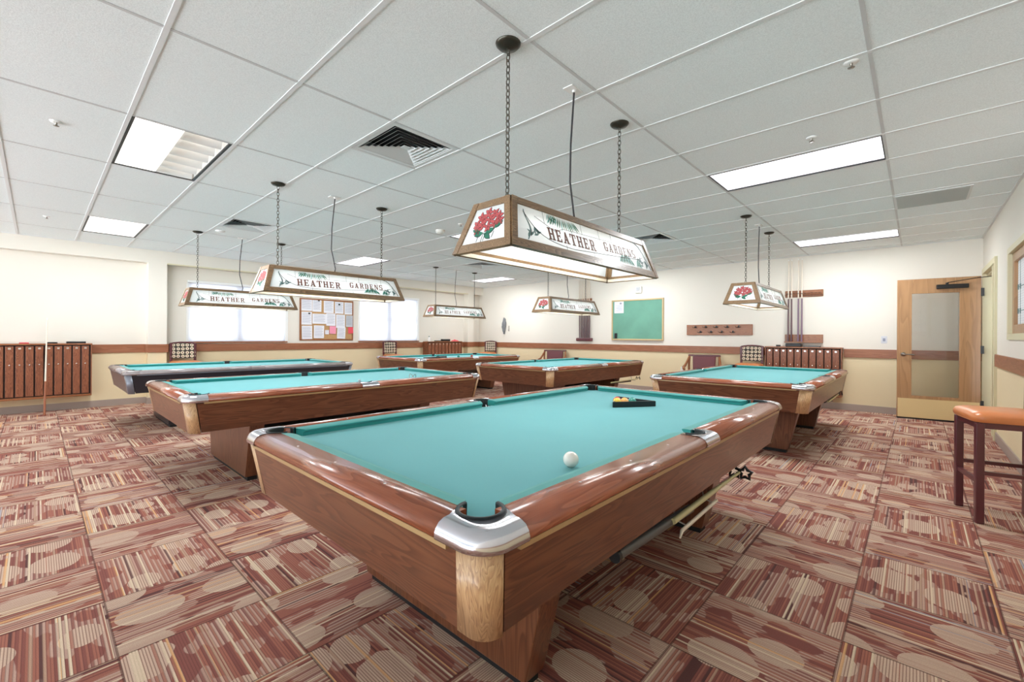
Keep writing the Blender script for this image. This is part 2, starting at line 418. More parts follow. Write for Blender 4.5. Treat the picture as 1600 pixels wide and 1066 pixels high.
def thing(name, label, cat, loc=(0, 0, 0), rz=0.0, group=None):
    o = bpy.data.objects.new(name, None); COL.objects.link(o); o.empty_display_size = 0.1
    o.location = loc; o.rotation_euler = (0, 0, rz); o['label'] = label; o['category'] = cat
    if group: o['group'] = group
    return o
def tag(o, label, cat, group=None):
    o['label'] = label; o['category'] = cat
    if group: o['group'] = group
    return o
def struct(o): o['kind'] = 'structure'; return o
def copy_tree(o, parent=None):
    c = o.copy(); COL.objects.link(c)
    if parent: c.parent = parent
    for ch in list(o.children): copy_tree(ch, c)
    return c
def dup(o, loc, rz, label, group=None):
    c = copy_tree(o); c.location = loc; c.rotation_euler = (0, 0, rz); c['label'] = label
    if group: c['group'] = group
    return c
def area(name, loc, sx, sy, power, col=(1, 1, 1), parent=None):
    l = bpy.data.lights.new(name, 'AREA'); l.shape = 'RECTANGLE'; l.size = sx; l.size_y = sy; l.energy = power; l.color = col
    o = bpy.data.objects.new(name, l); COL.objects.link(o); o.location = loc
    if parent: o.parent = parent
    return o

# ------------------------------------------------------------------ room shell
struct(MB().box((XO, YD - 0.2, -0.1), (XW + 0.2, YR + 0.2, 0)).build('floor', M['carpet']))
FIX = [(-1, 1), (-1, 4), (5, -2), (5, 1), (5, 4), (11, -2), (11, 1), (11, 4)]     # 2x4 light fixtures
VENT = [(1, 0), (1, 6), (8, 0), (8, 6)]                                           # 2x2 diffusers (j in half tiles)
skip = set()
for i, j in FIX: skip.add((i, 2 * j)); skip.add((i, 2 * j + 1))
for v in VENT: skip.add(v)
cm = MB()
for i in range(-12, 14):
    for h in range(-6, 12):
        if (i, h) in skip: continue
        x0 = GX0 + i * GF; y0 = GY0 + h * GF; x1 = x0 + GF; y1 = y0 + GF
        x0 = max(x0, XO); x1 = min(x1, XW); y0 = max(y0, YD); y1 = min(y1, YW + 0.01)
        if x1 - x0 < 0.005 or y1 - y0 < 0.005: continue
        cm.add([(x0, y0, ZC), (x1, y0, ZC), (x1, y1, ZC), (x0, y1, ZC)], [(0, 3, 2, 1)])
cm.box((XO, YD - 0.1, ZC + 0.32), (XW + 0.1, YR + 0.1, ZC + 0.36))
struct(cm.build('ceiling', M['tile'], weld=True))
gm = MB()
for i in range(-12, 14):
    x = GX0 + i * GF
    if XO < x < XW: gm.box((x - 0.012, YD, ZC - 0.004), (x + 0.012, YW, ZC + 0.01))
for j in range(-3, 7):
    y = GY0 + j * 2 * GF
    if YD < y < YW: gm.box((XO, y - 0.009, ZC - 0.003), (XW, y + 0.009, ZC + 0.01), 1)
for i, h in VENT:
    if h % 2 == 0: y = GY0 + (h + 1) * GF
    gm.box((GX0 + i * GF, y - 0.011, ZC - 0.003), (GX0 + (i + 1) * GF, y + 0.011, ZC + 0.01))
gm.box((XW - 0.02, YD, ZC - 0.006), (XW, YW, ZC + 0.01)); gm.box((XO, YD, ZC - 0.006), (XW, YD + 0.02, ZC + 0.01)); gm.box((XO, YW - 0.02, ZC - 0.006), (XW, YW, ZC + 0.01))
struct(gm.build('trim_1', [M['tbar'], M['tbar2']]))

# chalkboard wall and window wall
struct(MB().box((XW, YD - 0.1, 0), (XW + 0.12, YR + 0.1, ZC + 0.3)).build('wall_back', M['wall']))
wm = MB()
WIN = [(1.895, 3.61), (5.275, 6.97)]; WZ0, WZ1 = 1.065, 2.16
RZ = 2.43
# recess back with window openings
xs = [XO, WIN[0][0], WIN[0][1], WIN[1][0], WIN[1][1], XW]
for a, b in ((xs[0], xs[1]), (xs[2], xs[3]), (xs[4], xs[5])): wm.box((a, YR, 0), (b, YR + 0.14, RZ + 0.05))
for a, b in WIN: wm.box((a, YR, 0), (b, YR + 0.14, WZ0)); wm.box((a, YR, WZ1), (b, YR + 0.14, RZ + 0.05))
struct(wm.build('wall_left', M['wall']))
struct(MB().box((XO, YW, RZ), (XW, YR + 0.14, ZC + 0.3)).build('wall_left_soffit', M['wall']))
pm = MB()
PIERS = [(1.305, 1.56), (8.60, 8.82)]
for a, b in PIERS: pm.box((a, YW, 0), (b, YR + 0.01, RZ))
struct(pm.build('wall_left_piers', M['wall']))
# door wall with door opening, sidelight and window opening
DX0, DX1 = 7.72, 9.03; DZ = 2.13
NX0, NX1 = 5.2, 6.93; NZ0, NZ1 = 1.225, 2.12
dm = MB()
dm.box((XO, YD - 0.16, 0), (NX0, YD, ZC + 0.3)); dm.box((NX0, YD - 0.16, 0), (NX1, YD, NZ0)); dm.box((NX0, YD - 0.16, NZ1), (NX1, YD, ZC + 0.3))
dm.box((NX1, YD - 0.16, 0), (DX0, YD, ZC + 0.3)); dm.box((DX0, YD - 0.16, DZ), (DX1, YD, ZC + 0.3)); dm.box((DX1, YD - 0.16, 0), (XW, YD, ZC + 0.3))
struct(dm.build('wall_right', M['wall']))
# the corridor beyond the doorway
struct(MB().box((4.0, YD - 1.9, 0), (XW + 0.12, YD - 1.8, ZC)).box((XW, YD - 1.8, 0), (XW + 0.12, YD - 0.1, ZC)).build('wall_corridor', M['wall']))
struct(MB().box((4.0, YD - 1.9, -0.1), (XW + 0.12, YD - 0.2, 0)).build('floor_corridor', M['carpet']))
# chair rail (trim) and baseboards
RB, RT = 0.882, 1.022
struct(MB().box((XW - 0.022, YD, RB), (XW, 0.905, RT)).box((XW - 0.022, 2.03, RB), (XW, YR, RT)).build('trim_2', M['chairrailY'], bevel=0.003))
r = MB()
r.box((0.62, YR - 0.022, RB), (1.305, YR, RT)).box((1.56, YR - 0.022, RB), (7.14, YR, RT)).box((8.36, YR - 0.022, RB), (8.60, YR, RT)).box((8.82, YR - 0.022, RB), (XW - 0.02, YR, RT))
for a, b in PIERS: r.box((a - 0.022, YW - 0.022, RB), (b + 0.022, YW, RT)); r.box((a - 0.022, YW, RB), (a, YR - 0.02, RT)); r.box((b, YW, RB), (b + 0.022, YR - 0.02, RT))
struct(r.build('trim_3', M['chairrailX'], bevel=0.003))
struct(MB().box((XO, YD, RB), (DX0 - 0.06, YD + 0.022, RT)).build('trim_4', M['chairrailX'], bevel=0.003))
BH = 0.105
struct(MB().box((XW - 0.012, YD, 0), (XW, YR, BH)).build('baseboard_back', M['base']))
b = MB().box((XO, YR - 0.012, 0), (1.305, YR, BH)).box((1.56, YR - 0.012, 0), (8.60, YR, BH)).box((8.82, YR - 0.012, 0), (XW, YR, BH))
for a, c in PIERS: b.box((a - 0.012, YW - 0.012, 0), (c + 0.012, YW, BH)).box((a - 0.012, YW, 0), (a, YR - 0.02, BH))
struct(b.build('baseboard_left', M['base']))
struct(MB().box((XO, YD, 0), (DX0 - 0.02, YD + 0.012, BH)).build('baseboard_right', M['base']))

# windows with backlit blinds
for k, (a, c) in enumerate(WIN):
    w = bpy.data.objects.new('window_%d' % (k + 1), None); COL.objects.link(w); struct(w)
    MB().box((a, YR + 0.125, WZ0), (c, YR + 0.13, WZ1)).build('pane', M['sky'], w)
    f = MB(); m = (a + c) / 2; t = 0.05
    f.box((a, YR + 0.085, WZ0), (a + 0.03, YR + 0.12, WZ1)).box((c - 0.03, YR + 0.085, WZ0), (c, YR + 0.12, WZ1))
    f.box((a, YR + 0.085, WZ0), (c, YR + 0.12, WZ0 + 0.03)).box((a, YR + 0.085, WZ1 - 0.04), (c, YR + 0.12, WZ1))
    f.box((m - 0.055, YR + 0.08, WZ0), (m + 0.055, YR + 0.12, WZ1)); f.box((a, YR + 0.09, 1.585), (c, YR + 0.12, 1.625))
    f.build('window_frame', M['silver'], w)
    MB().box((a + 0.006, YR + 0.03, WZ0 + 0.004), (c - 0.006, YR + 0.034, WZ1 - 0.01)).build('blind', M['blind'], w)
    hb = MB().box((a - 0.01, YR - 0.05, WZ1 - 0.005), (c + 0.01, YR + 0.03, WZ1 + 0.035)); hb.build('head_rail', M['white'], w, bevel=0.004)
    MB().box((c - 0.02, YR - 0.012, WZ0 - 0.02), (c + 0.035, YR + 0.02, WZ1)).box((a - 0.02, YR - 0.012, WZ0), (a + 0.012, YR + 0.02, WZ1)).build('window_casing', M['white'], w)
    MB().box((a - 0.02, YR - 0.035, WZ0 - 0.03), (c + 0.02, YR + 0.06, WZ0)).build('window_sill', M['chairrailX'], w)
struct(MB().box((1.56, YW - 0.012, RZ - 0.006), (8.60, YW + 0.01, RZ + 0.014)).build('trim_5', M['cream']))

# ------------------------------------------------------------------ door frame, door leaf, interior window
fr = MB()
fr.box((DX0 - 0.05, YD - 0.02, 0), (DX0 + 0.02, YD + 0.025, DZ - 0.02)).box((DX1 - 0.02, YD - 0.16, 0), (DX1 + 0.035, YD + 0.022, DZ - 0.02)).box((DX0 - 0.05, YD - 0.02, DZ - 0.02), (DX1 + 0.035, YD + 0.025, DZ + 0.05))
fr.box((DX0 + 0.001, YD - 0.159, 0), (DX0 + 0.05, YD - 0.021, DZ - 0.051)).box((DX0, YD - 0.16, DZ - 0.05), (DX1 - 0.021, YD - 0.021, DZ - 0.001)).box((8.0, YD - 0.158, 0), (8.10, YD + 0.01, DZ - 0.021)).box((8.10, YD - 0.10, 0), (8.12, YD - 0.05, DZ))
fr.box((DX0, YD - 0.13, 0), (8.05, YD - 0.03, 0.12))
struct(fr.build('trim_6', M['cream']))
struct(MB().box((DX0 + 0.05, YD - 0.085, 0.12), (8.0, YD - 0.078, DZ - 0.05)).build('window_3', M['clear']))
# leaf hinged at (8.99,-0.655), free edge at (8.87,.22)
hx, hy = 8.985, -0.655; ex, ey = 8.875, 0.225
LW = math.hypot(ex - hx, ey - hy); ang = math.atan2(ey - hy, ex - hx)
dr = bpy.data.objects.new('door_1', None); COL.objects.link(dr); dr.location = (hx, hy, 0); dr.rotation_euler = (0, 0, ang); struct(dr)
# local x along the leaf from the hinge, +y faces the room (towards -X)
H0, H1 = 0.022, 2.085
L = MB(); tt = 0.022
L.box((0, -tt, H0), (0.215, tt, H1)).box((LW - 0.165, -tt, H0), (LW, tt, H1)).box((0.215, -tt, H1 - 0.215), (LW - 0.165, tt, H1)).box((0.215, -tt, H0), (LW - 0.165, tt, H0 + 0.33))
L.build('door_panel', M['doorwood'], dr, bevel=0.003)
MB().box((0.215, -0.004, H0 + 0.33), (LW - 0.165, 0.004, H1 - 0.215)).build('door_glass', M['clear'], dr)
MB().box((0.01, tt, H0 + 0.004), (LW - 0.01, tt + 0.003, H0 + 0.285)).build('kick_plate', M['brass'], dr)
MB().box((0.0, -tt, H0 - 0.018), (LW, tt, H0)).build('door_sweep', M['black'], dr)
cl = MB().box((0.13, tt, 1.925), (0.46, tt + 0.05, 1.985)); cl.beam((0.35, tt + 0.035, 1.985), (0.35, tt + 0.035, 2.01), 0.03, 0.03)
cl.beam((0.35, tt + 0.035, 2.01), (0.06, tt + 0.07, 2.055), 0.022, 0.01).beam((0.06, tt + 0.07, 2.055), (-0.16, 0.07, 2.075), 0.022, 0.01)
cl.build('door_closer', M['blackplastic'], dr, bevel=0.006)
hd = MB()
for sg in (1, -1):
    q = MB(); hd.T = Matrix.Translation((LW - 0.07, sg * tt, 0.965)) @ Matrix.Rotation(-sg * PI / 2, 4, 'X')
    hd.lathe([(0.03, 0), (0.03, 0.008), (0.012, 0.012), (0.011, 0.05), (0.0001, 0.052)], n=16)
    hd.T = Matrix.Identity(4); hd.tube([(LW - 0.07, sg * (tt + 0.045), 0.965), (LW - 0.12, sg * (tt + 0.048), 0.965), (LW - 0.19, sg * (tt + 0.045), 0.96)], 0.009, 8)
hd.build('door_handle', M['nickel'], dr)
for z in (0.28, 1.05, 1.86):
    MB().box((-0.03, -0.02, z - 0.055), (0.004, tt + 0.004, z + 0.055)).build('hinge', M['blackplastic'], dr)
nw = bpy.data.objects.new('window_4', None); COL.objects.link(nw); struct(nw)
f = MB(); fy = YD - 0.05
def rectframe(mb, x0, x1, z0, z1, w, y0, y1, mi=0):
    mb.box((x0, y0, z0), (x0 + w, y1, z1), mi).box((x1 - w, y0, z0), (x1, y1, z1), mi).box((x0 + w, y0, z0), (x1 - w, y1, z0 + w), mi).box((x0 + w, y0, z1 - w), (x1 - w, y1, z1), mi)
rectframe(f, NX0, NX1 - 0.18, NZ0 + 0.02, NZ1 - 0.04, 0.10, fy - 0.03, fy + 0.03)
f.build('window_frame', M['doorwood'], nw, bevel=0.003)
c = MB(); rectframe(c, NX0 - 0.04, NX1 - 0.12, NZ0 - 0.03, NZ1 + 0.01, 0.06, fy - 0.04, YD + 0.012); c.build('window_casing', M['cream'], nw)
MB().box((NX1 - 0.18, YD - 0.155, NZ0), (NX1, YD - 0.10, NZ1)).build('reveal', M['wall'], nw)
MB().box((NX0 + 0.1, fy - 0.004, NZ0 + 0.12), (NX1 - 0.28, fy + 0.004, NZ1 - 0.14)).build('pane', M['blind'], nw)
l = MB()
for x in (5.6, 5.9, 6.2, 6.5): l.box((x - 0.003, fy - 0.006, NZ0 + 0.12), (x + 0.003, fy + 0.006, NZ1 - 0.14))
for z in (1.48, 1.72):
    l.box((NX0 + 0.1, fy - 0.006, z - 0.003), (NX1 - 0.28, fy + 0.006, z + 0.003))
    for x in (5.6, 5.9, 6.2, 6.5, 6.62): l.box((x - 0.025, fy - 0.008, z - 0.025), (x + 0.02, fy + 0.008, z + 0.025))
l.build('lead_lines', M['scroll'], nw)

# ------------------------------------------------------------------ ceiling fixtures
fix_lab = {(-1, 1): 'square-louvred fluorescent ceiling panel at left, half white lens and half open louvres', (-1, 4): 'fluorescent ceiling panel near the window wall at far left',
           (5, -2): 'long bright ceiling panel above the table nearest the open door', (5, 1): 'ceiling panel partly hidden behind the nearest hanging lamp',
           (5, 4): 'bright ceiling panel over the notice board side of the room', (11, -2): 'ceiling panel near the cue rack wall at right',
           (11, 1): 'ceiling panel behind the big hanging lamp by the chalkboard wall', (11, 4): 'ceiling panel in the far corner of the room'}
for (i, j) in FIX:
    x0 = GX0 + i * GF + 0.014; x1 = x0 + GF - 0.028; y0 = GY0 + j * 2 * GF + 0.012; y1 = y0 + 2 * GF - 0.024
    cx, cy = (x0 + x1) / 2, (y0 + y1) / 2; hx2, hy2 = (x1 - x0) / 2, (y1 - y0) / 2
    t = thing('ceiling_light', fix_lab[(i, j)], 'ceiling light', (cx, cy, ZC), group='recessed fluorescent ceiling panels')
    fm = MB(); fm.box((-hx2, -hy2, 0.10), (hx2, hy2, 0.104))
    fm.box((-hx2, -hy2, 0), (-hx2 + 0.004, hy2, 0.1)).box((hx2 - 0.004, -hy2, 0), (hx2, hy2, 0.1)).box((-hx2, -hy2, 0), (hx2, -hy2 + 0.004, 0.1)).box((-hx2, hy2 - 0.004, 0), (hx2, hy2, 0.1))
    fm.build('housing', M['white'], t)
    eg = MB().box((-hx2, -hy2, -0.003), (-hx2 + 0.016, hy2, 0.012)).box((hx2 - 0.016, -hy2, -0.003), (hx2, hy2, 0.012))
    eg.box((-hx2, -hy2, -0.002), (hx2, -hy2 + 0.004, 0.01)).box((-hx2, hy2 - 0.004, -0.002), (hx2, hy2, 0.01))
    eg.build('edge_gap', M['black'], t)
    ln = MB(); xr = 0.0 if (i, j) == (-1, 1) else hx2 - 0.02
    ln.box((-hx2 + 0.02, -hy2 + 0.005, 0.006), (xr, hy2 - 0.005, 0.010))
    rb = ln; kk = 6
    for q in range(1, kk):
        yy = -hy2 + 2 * hy2 * q / kk; 
        if i == -1: rb.box((-hx2 + 0.025, yy - 0.002, 0.0045), (xr - 0.01, yy + 0.002, 0.0065), 1)
    ln.build('lens', [M['lens'] if i < 5 else M['lens2'], M['silver']], t)
    if xr == 0.0:
        bl = MB()
        for q in range(0, 7):
            yy = -hy2 + 2 * hy2 * q / 6
            yy = max(-hy2 + 0.012, min(hy2 - 0.012, yy)); rows = []
            for a in range(9):
                x = 0.005 + (hx2 - 0.028) * a / 8; s2 = math.sin(PI * a / 8)
                w = 0.006 + 0.028 * (1 - s2 * 0.8)
                rows.append([(x, yy - w, 0.075), (x, yy - 0.003, 0.004), (x, yy + 0.003, 0.004), (x, yy + w, 0.075)])
            bl.grid(rows)
        bl.build('louvre', M['white'], t)
        MB().tube([(0.15, -hy2 + 0.03, 0.088), (0.15, hy2 - 0.03, 0.088)], 0.010, 8).build('tube', M['tube'], t)
    area('panel_light', (cx, cy, ZC - 0.012), 0.5, 1.12, P_PANEL, (0.93, 0.97, 1.0))

vent_lab = ['square air diffuser nearest the camera, between the two nearest lamps', 'square air diffuser over the black pool table', 'square air diffuser beyond the nearest lamp, over the right tables', 'square air diffuser over the far corner table']
v0 = None
for k, (i, h) in enumerate(VENT):
    loc = (GX0 + (i + 0.5) * GF, GY0 + (h + 0.5) * GF, ZC)
    if v0 is None:
        t = thing('air_diffuser', vent_lab[0], 'air vent', loc, group='square ceiling air diffusers'); v0 = t
        s = GF / 2 - 0.012
        f = MB(); sq = lambda a: [(-a, -a), (a, -a), (a, a), (-a, a)]
        def ring(mb, a0, z0, a1, z1, th=0.0015):
            A = [(x, y, z0) for x, y in sq(a0)]; B = [(x, y, z1) for x, y in sq(a1)]
            mb.add(A + B + [(x, y, z + th) for x, y, z in A] + [(x, y, z + th) for x, y, z in B],
                   [(q, (q + 1) % 4, 4 + (q + 1) % 4, 4 + q) for q in range(4)] + [(8 + q, 12 + q, 12 + (q + 1) % 4, 8 + (q + 1) % 4) for q in range(4)])
        ring(f, s, 0.0, s - 0.035, 0.0); ring(f, s - 0.035, 0.0, s - 0.045, 0.01)
        f.build('frame', M['vent'], t)
        MB().box((-s, -s, 0.09), (s, s, 0.095)).build('duct', M['voidblack'], t)
        for q in range(6):
            a = s - 0.050 - q * 0.036; g = MB(); ring(g, a, 0.001, a - 0.024, 0.018); g.build('louvre', M['vent'], t)
        MB().box((-0.028, -0.028, 0.004), (0.028, 0.028, 0.008)).build('centre_plate', M['vent'], t)
    else: dup(v0, loc, 0, vent_lab[k])
g = thing('return_grille', 'flat grey return-air grille in the ceiling near the door wall', 'air vent', (6.25, -0.1, ZC))
MB().box((-0.29, -0.285, -0.006), (0.29, 0.285, 0.0)).build('frame', M['tbar'], g)
gg = MB()
for q in range(30): gg.box((-0.27 + q * 0.0184, -0.265, -0.009), (-0.27 + q * 0.0184 + 0.012, 0.265, -0.005))
gg.build('slats', M['grille'], g)
SPR = [((0.088, 4.35), 'ceiling sprinkler left of the half-louvred light panel'), ((0.084, 7.95), 'ceiling sprinkler at far left near the window wall'), ((3.807, 0.569), 'ceiling sprinkler just before the long bright panel at right'),
       ((2.903, 0.261), 'small ceiling sprinkler at upper right, closest to the camera'), ((3.734, 4.362), 'ceiling sprinkler just left of the nearest lamp in the picture')]
for (x, y), lb in SPR:
    t = thing('sprinkler_head', lb, 'sprinkler', (x, y, ZC), group='ceiling sprinkler heads')
    MB().lathe([(0.034, 0), (0.032, -0.006), (0.012, -0.008), (0.0001, -0.008)], n=16).build('escutcheon', M['white'], t)
    MB().lathe([(0.007, -0.008), (0.006, -0.028), (0.0001, -0.028)], n=8).lathe([(0.0001, -0.032), (0.016, -0.031), (0.016, -0.029), (0.0001, -0.028)], n=10).build('deflector', M['nickel'], t)
t = thing('smoke_detector', 'round white smoke detector on the ceiling in mid-room', 'smoke detector', (3.774, 4.839, ZC))
MB().lathe([(0.065, 0), (0.062, -0.03), (0.045, -0.045), (0.0001, -0.048)], n=20).build('housing', M['offwhite'], t)
t = thing('ceiling_speaker', 'round white ceiling disc before the diffuser over the black table', 'ceiling disc', (1.75, 7.2, ZC))
MB().lathe([(0.06, 0), (0.058, -0.012), (0.0001, -0.016)], n=20).build('cover', M['white'], t)

# ------------------------------------------------------------------ pool tables
def pool_table(kind, name, label, loc):
    br = kind == 'brown'
    ap = {'X': M['apronX'] if br else M['blackside'], 'Y': M['apronY'] if br else M['aprongrey']}
    rl = {'X': M['railX'] if br else M['greyrail'], 'Y': M['railY'] if br else M['greyrailY']}
    pil = M['blondZ'] if br else M['greycast']; cast = M['chrome'] if br else M['greyrail']
    t = thing(name, label, 'pool table', loc, group='pool tables')
    ZR, ZB = 0.762, 0.725
    OX, OY = 1.425, 0.805; IX, IY = 1.325, 0.688
    pc = (1.302, 0.664); pr = 0.062
    # bed with notches for the pockets
    poly = []
    def arc(cx, cy, r, a0, a1, n=10): return [(cx + r * math.cos(a0 + (a1 - a0) * k / n), cy + r * math.sin(a0 + (a1 - a0) * k / n)) for k in range(n + 1)]
    for sx, sy in ((1, 1), (-1, 1), (-1, -1), (1, -1)):
        # pocket bite: arc bulging towards the table middle
        a = math.atan2(sy, sx)
        pts = arc(sx * (pc[0] + 0.012), sy * (pc[1] + 0.012), 0.05, a - PI * 0.42, a + PI * 0.42 - 2 * PI + 0, 10) if False else None
        base = a + PI
        w = PI * 0.55
        seq = arc(sx * (pc[0] + 0.012), sy * (pc[1] + 0.012), 0.05, base + w, base - w, 10)
        if sx * sy > 0: seq = seq
        if (sx, sy) == (1, 1): poly += seq[::1] if True else []
        elif (sx, sy) == (-1, 1):
            m = (0.0, 0.705); poly += arc(m[0], m[1] + 0.0, 0.058, 0, -PI, 8); poly += seq
        elif (sx, sy) == (-1, -1): poly += seq
        else:
            poly += arc(0.0, -0.705, 0.058, PI, 0, 8); poly += seq
    MB().prism(poly, ZB - 0.04, ZB).build('bed_cloth', M['felt'], t)
    # cushions: profile nose -> back, ends splayed at the pockets
    def cushion(L0, L1, nose, back, along, sg):
        # L0,L1: nose extents; back extents splay outwards
        def P(u, d, z): return (u, sg * d, z) if along == 'X' else (sg * d, u, z)
        e0 = 0.028 if abs(L0) < 0.3 else 0.048; e1 = 0.028 if abs(L1) < 0.3 else 0.048
        prof = [(nose + 0.012, ZB, 0.15), (nose + 0.010, ZB + 0.016, 0.15), (nose, ZB + 0.026, 0.0), (nose + 0.002, ZB + 0.030, 0.02), (nose + 0.02, ZR - 0.003, 0.4), (back, ZR, 1.0), (back, ZB, 1.0)]
        A = [P(L0 - e0 * k, d, z) for d, z, k in prof]; B = [P(L1 + e1 * k, d, z) for d, z, k in prof]
        n = len(prof); mb = MB()
        mb.add(A + B, [(i, (i + 1) % n, n + (i + 1) % n, n + i) for i in range(n)] + [tuple(range(n - 1, -1, -1)), tuple(range(n, 2 * n))])
        mb.build('cushion', M['rubbercloth'], t)
    for sg in (1, -1):
        cushion(-1.205, -0.063, 0.635, IY, 'X', sg); cushion(0.063, 1.205, 0.635, IY, 'X', sg)
        cushion(-0.572, 0.572, 1.27, IX, 'Y', sg)
    # wooden rails
    def rail(u0, u1, inner, outer, along, sg):
        def P(u, d, z): return (u, sg * d, z) if along == 'X' else (sg * d, u, z)
        prof = [(inner, 0.715), (inner, ZR), (outer - 0.045, ZR), (outer - 0.026, ZR - 0.003), (outer - 0.012, ZR - 0.010), (outer - 0.003, ZR - 0.021), (outer, ZR - 0.032), (outer - 0.002, ZR - 0.041), (outer - 0.010, 0.717)]
        n = len(prof); A = [P(u0, d, z) for d, z in prof]; B = [P(u1, d, z) for d, z in prof]
        mb = MB(); mb.add(A + B, [(n - 1, 0, n, 2 * n - 1)]); mb.add(A + B, [(i, i + 1, n + i + 1, n + i) for i in range(n - 1)], 0, True)
        mb.add(A, [tuple(range(n - 1, -1, -1))]); mb.add(B, [tuple(range(n))])
        o = mb.build('rail', rl[along], t, weld=True)
        # sights
        sgm = MB(); dd = (inner - (0.053 if along == 'X' else 0.055)) + 0.094
        ks = [0.3175 * k for k in (1, 2, 3)] if along == 'X' else [-0.3175, 0, 0.3175]
        if along == 'X' and u0 < 0: ks = [-k for k in ks]
        for k in ks:
            c = P(k, dd, 0); sgm.T = Matrix.Translation((c[0], c[1], ZR))
            sgm.lathe([(0.0045 if br else 0.004, -0.002), (0.0045, 0.0006), (0.0001, 0.0007)], n=10)
        sgm.T = Matrix.Identity(4)
        sgm.build('sights', M['sight'], o)
    for sg in (1, -1):
        rail(-1.275, -0.085, IY, OY, 'X', sg); rail(0.085, 1.275, IY, OY, 'X', sg)
        rail(-0.635, 0.635, IX, OX, 'Y', sg)
    # corner castings
    for sx in (1, -1):
        for sy in (1, -1):
            N = 24; rc = 0.085
            inner = []; outer = []
            a0, a1 = math.atan2(0.612 - pc[1], IX - pc[0]), math.atan2(IY - pc[1], 1.252 - pc[0])
            for k in range(N + 1):
                f = k / N
                a = a0 + (a1 - a0) * f; rr = pr + (0 if 0.1 < f < 0.9 else 0)
                inner.append((pc[0] + rr * math.cos(a), pc[1] + rr * math.sin(a)))
                if f < 0.3: g = f / 0.3; outer.append((OX, 0.635 + (OY - rc - 0.635) * g))
                elif f > 0.7: g = (f - 0.7) / 0.3; outer.append((OX - rc + (1.275 - OX + rc) * g, OY))
                else: b = (f - 0.3) / 0.4 * PI / 2; outer.append((OX - rc + rc * math.cos(b), OY - rc + rc * math.sin(b)))
            inner[0] = (IX, 0.635) if False else inner[0]
            rows = []
            for (ix, iy), (ox, oy) in zip(inner, outer):
                d = Vector((ox - ix, oy - iy)); Ld = d.length; d.normalize()
                # outward normal of the outer edge
                if abs(ox - OX) < 1e-6: nn = Vector((1, 0))
                elif abs(oy - OY) < 1e-6: nn = Vector((0, 1))
                else: nn = Vector((ox - OX + rc, oy - OY + rc)).normalized()
                def q(back, z): return (sx * (ox - nn.x * back), sy * (oy - nn.y * back), z)
                rows.append([(sx * ix, sy * iy, 0.68), (sx * ix, sy * iy, ZR + 0.001), q(0.046, ZR + 0.002), q(0.028, ZR), q(0.013, ZR - 0.007), q(0.003, ZR - 0.020), q(-0.001, ZR - 0.034), q(0.0, ZR - 0.044), q(0.009, 0.712)])
            mb = MB(); mb.grid(rows)
            mb.build('corner_casting', cast, t)
            # liner
            lr = []
            for k in range(N + 1):
                a = a0 - 0.45 + (a1 - a0 + 0.90) * k / N
                cs, sn = math.cos(a), math.sin(a)
                def w(rr, z): return (sx * (pc[0] + rr * cs), sy * (pc[1] + rr * sn), z)
                lr.append([w(pr - 0.004, 0.62), w(pr - 0.009, ZR - 0.002), w(pr - 0.008, ZR + 0.003), w(pr + 0.001, ZR + 0.004), w(pr + 0.002, 0.62)])
            mb = MB(); mb.grid(lr)
            mb.T = Matrix.Translation((sx * (pc[0] + 0.003), sy * (pc[1] + 0.003), 0)); mb.lathe([(0.0001, 0.61), (0.057, 0.612), (0.057, 0.70)], n=16)
            mb.build('pocket', M['pocket'], t)
            # rounded corner pillar
            rp = 0.056; pr_rows = []
            for z, bx, by in ((0.712, 1.408, 0.790), (0.486, 1.370, 0.752)):
                row = [(sx * (bx), sy * (by - rp - 0.040), z)]
                for k in range(13):
                    b = k / 12 * PI / 2; row.append((sx * (bx - rp + rp * math.cos(b)), sy * (by - rp + rp * math.sin(b)), z))
                row.append((sx * (bx - rp - 0.004), sy * by, z)); pr_rows.append(row)
            inn = [[(x * 0.985, y * 0.98, z) for x, y, z in rw] for rw in pr_rows]
            mb = MB(); mb.grid([inn[0], pr_rows[0], pr_rows[1], inn[1]]); mb.build('corner_post', pil, t)
    # side pocket castings
    for sg in (1, -1):
        mc = MB(); N = 12; rows = []
        for k in range(N + 1):
            x = -0.085 + 0.17 * k / N
            iy = 0.705 + math.sqrt(max(0, 0.058 ** 2 - x * x)) if abs(x) < 0.0565 else IY
            rows.append([(x, sg * iy, 0.69), (x, sg * iy, ZR + 0.001)] + [(x, sg * (OY - b), z) for b, z in ((0.042, ZR + 0.002), (0.026, ZR - 0.002), (0.012, ZR - 0.009), (0.003, ZR - 0.020), (-0.001, ZR - 0.032), (0.001, ZR - 0.042), (0.010, 0.712))])
        mc.grid(rows); mc.build('side_casting', cast, t)
        lm = MB(); lr = []
        for k in range(17):
            a = -0.1 + (PI + 0.2) * k / 16; cs, sn = math.cos(a), math.sin(a)
            lr.append([((0.058 + dr_) * cs, sg * (0.705 + (0.058 + dr_) * sn), z) for dr_, z in ((-0.004, 0.62), (-0.008, ZR - 0.001), (-0.006, ZR + 0.004), (0.002, ZR + 0.004), (0.003, 0.62))])
        lm.grid(lr); lm.T = Matrix.Translation((0, sg * 0.705, 0)); lm.lathe([(0.0001, 0.61), (0.054, 0.612), (0.054, 0.70)], n=16)
        lm.build('pocket', M['pocket'], t)
    # edge strip below the rails, aprons
    st = MB()
    for sg in (1, -1):
        st.box((-1.30, sg * 0.785, 0.703), (1.30, sg * 0.7985, 0.716)); st.box((sg * 1.405, -0.67, 0.703), (sg * 1.4185, 0.67, 0.716))
    st.build('edge_strip', M['brasslip'] if br else M['greycast'], t)
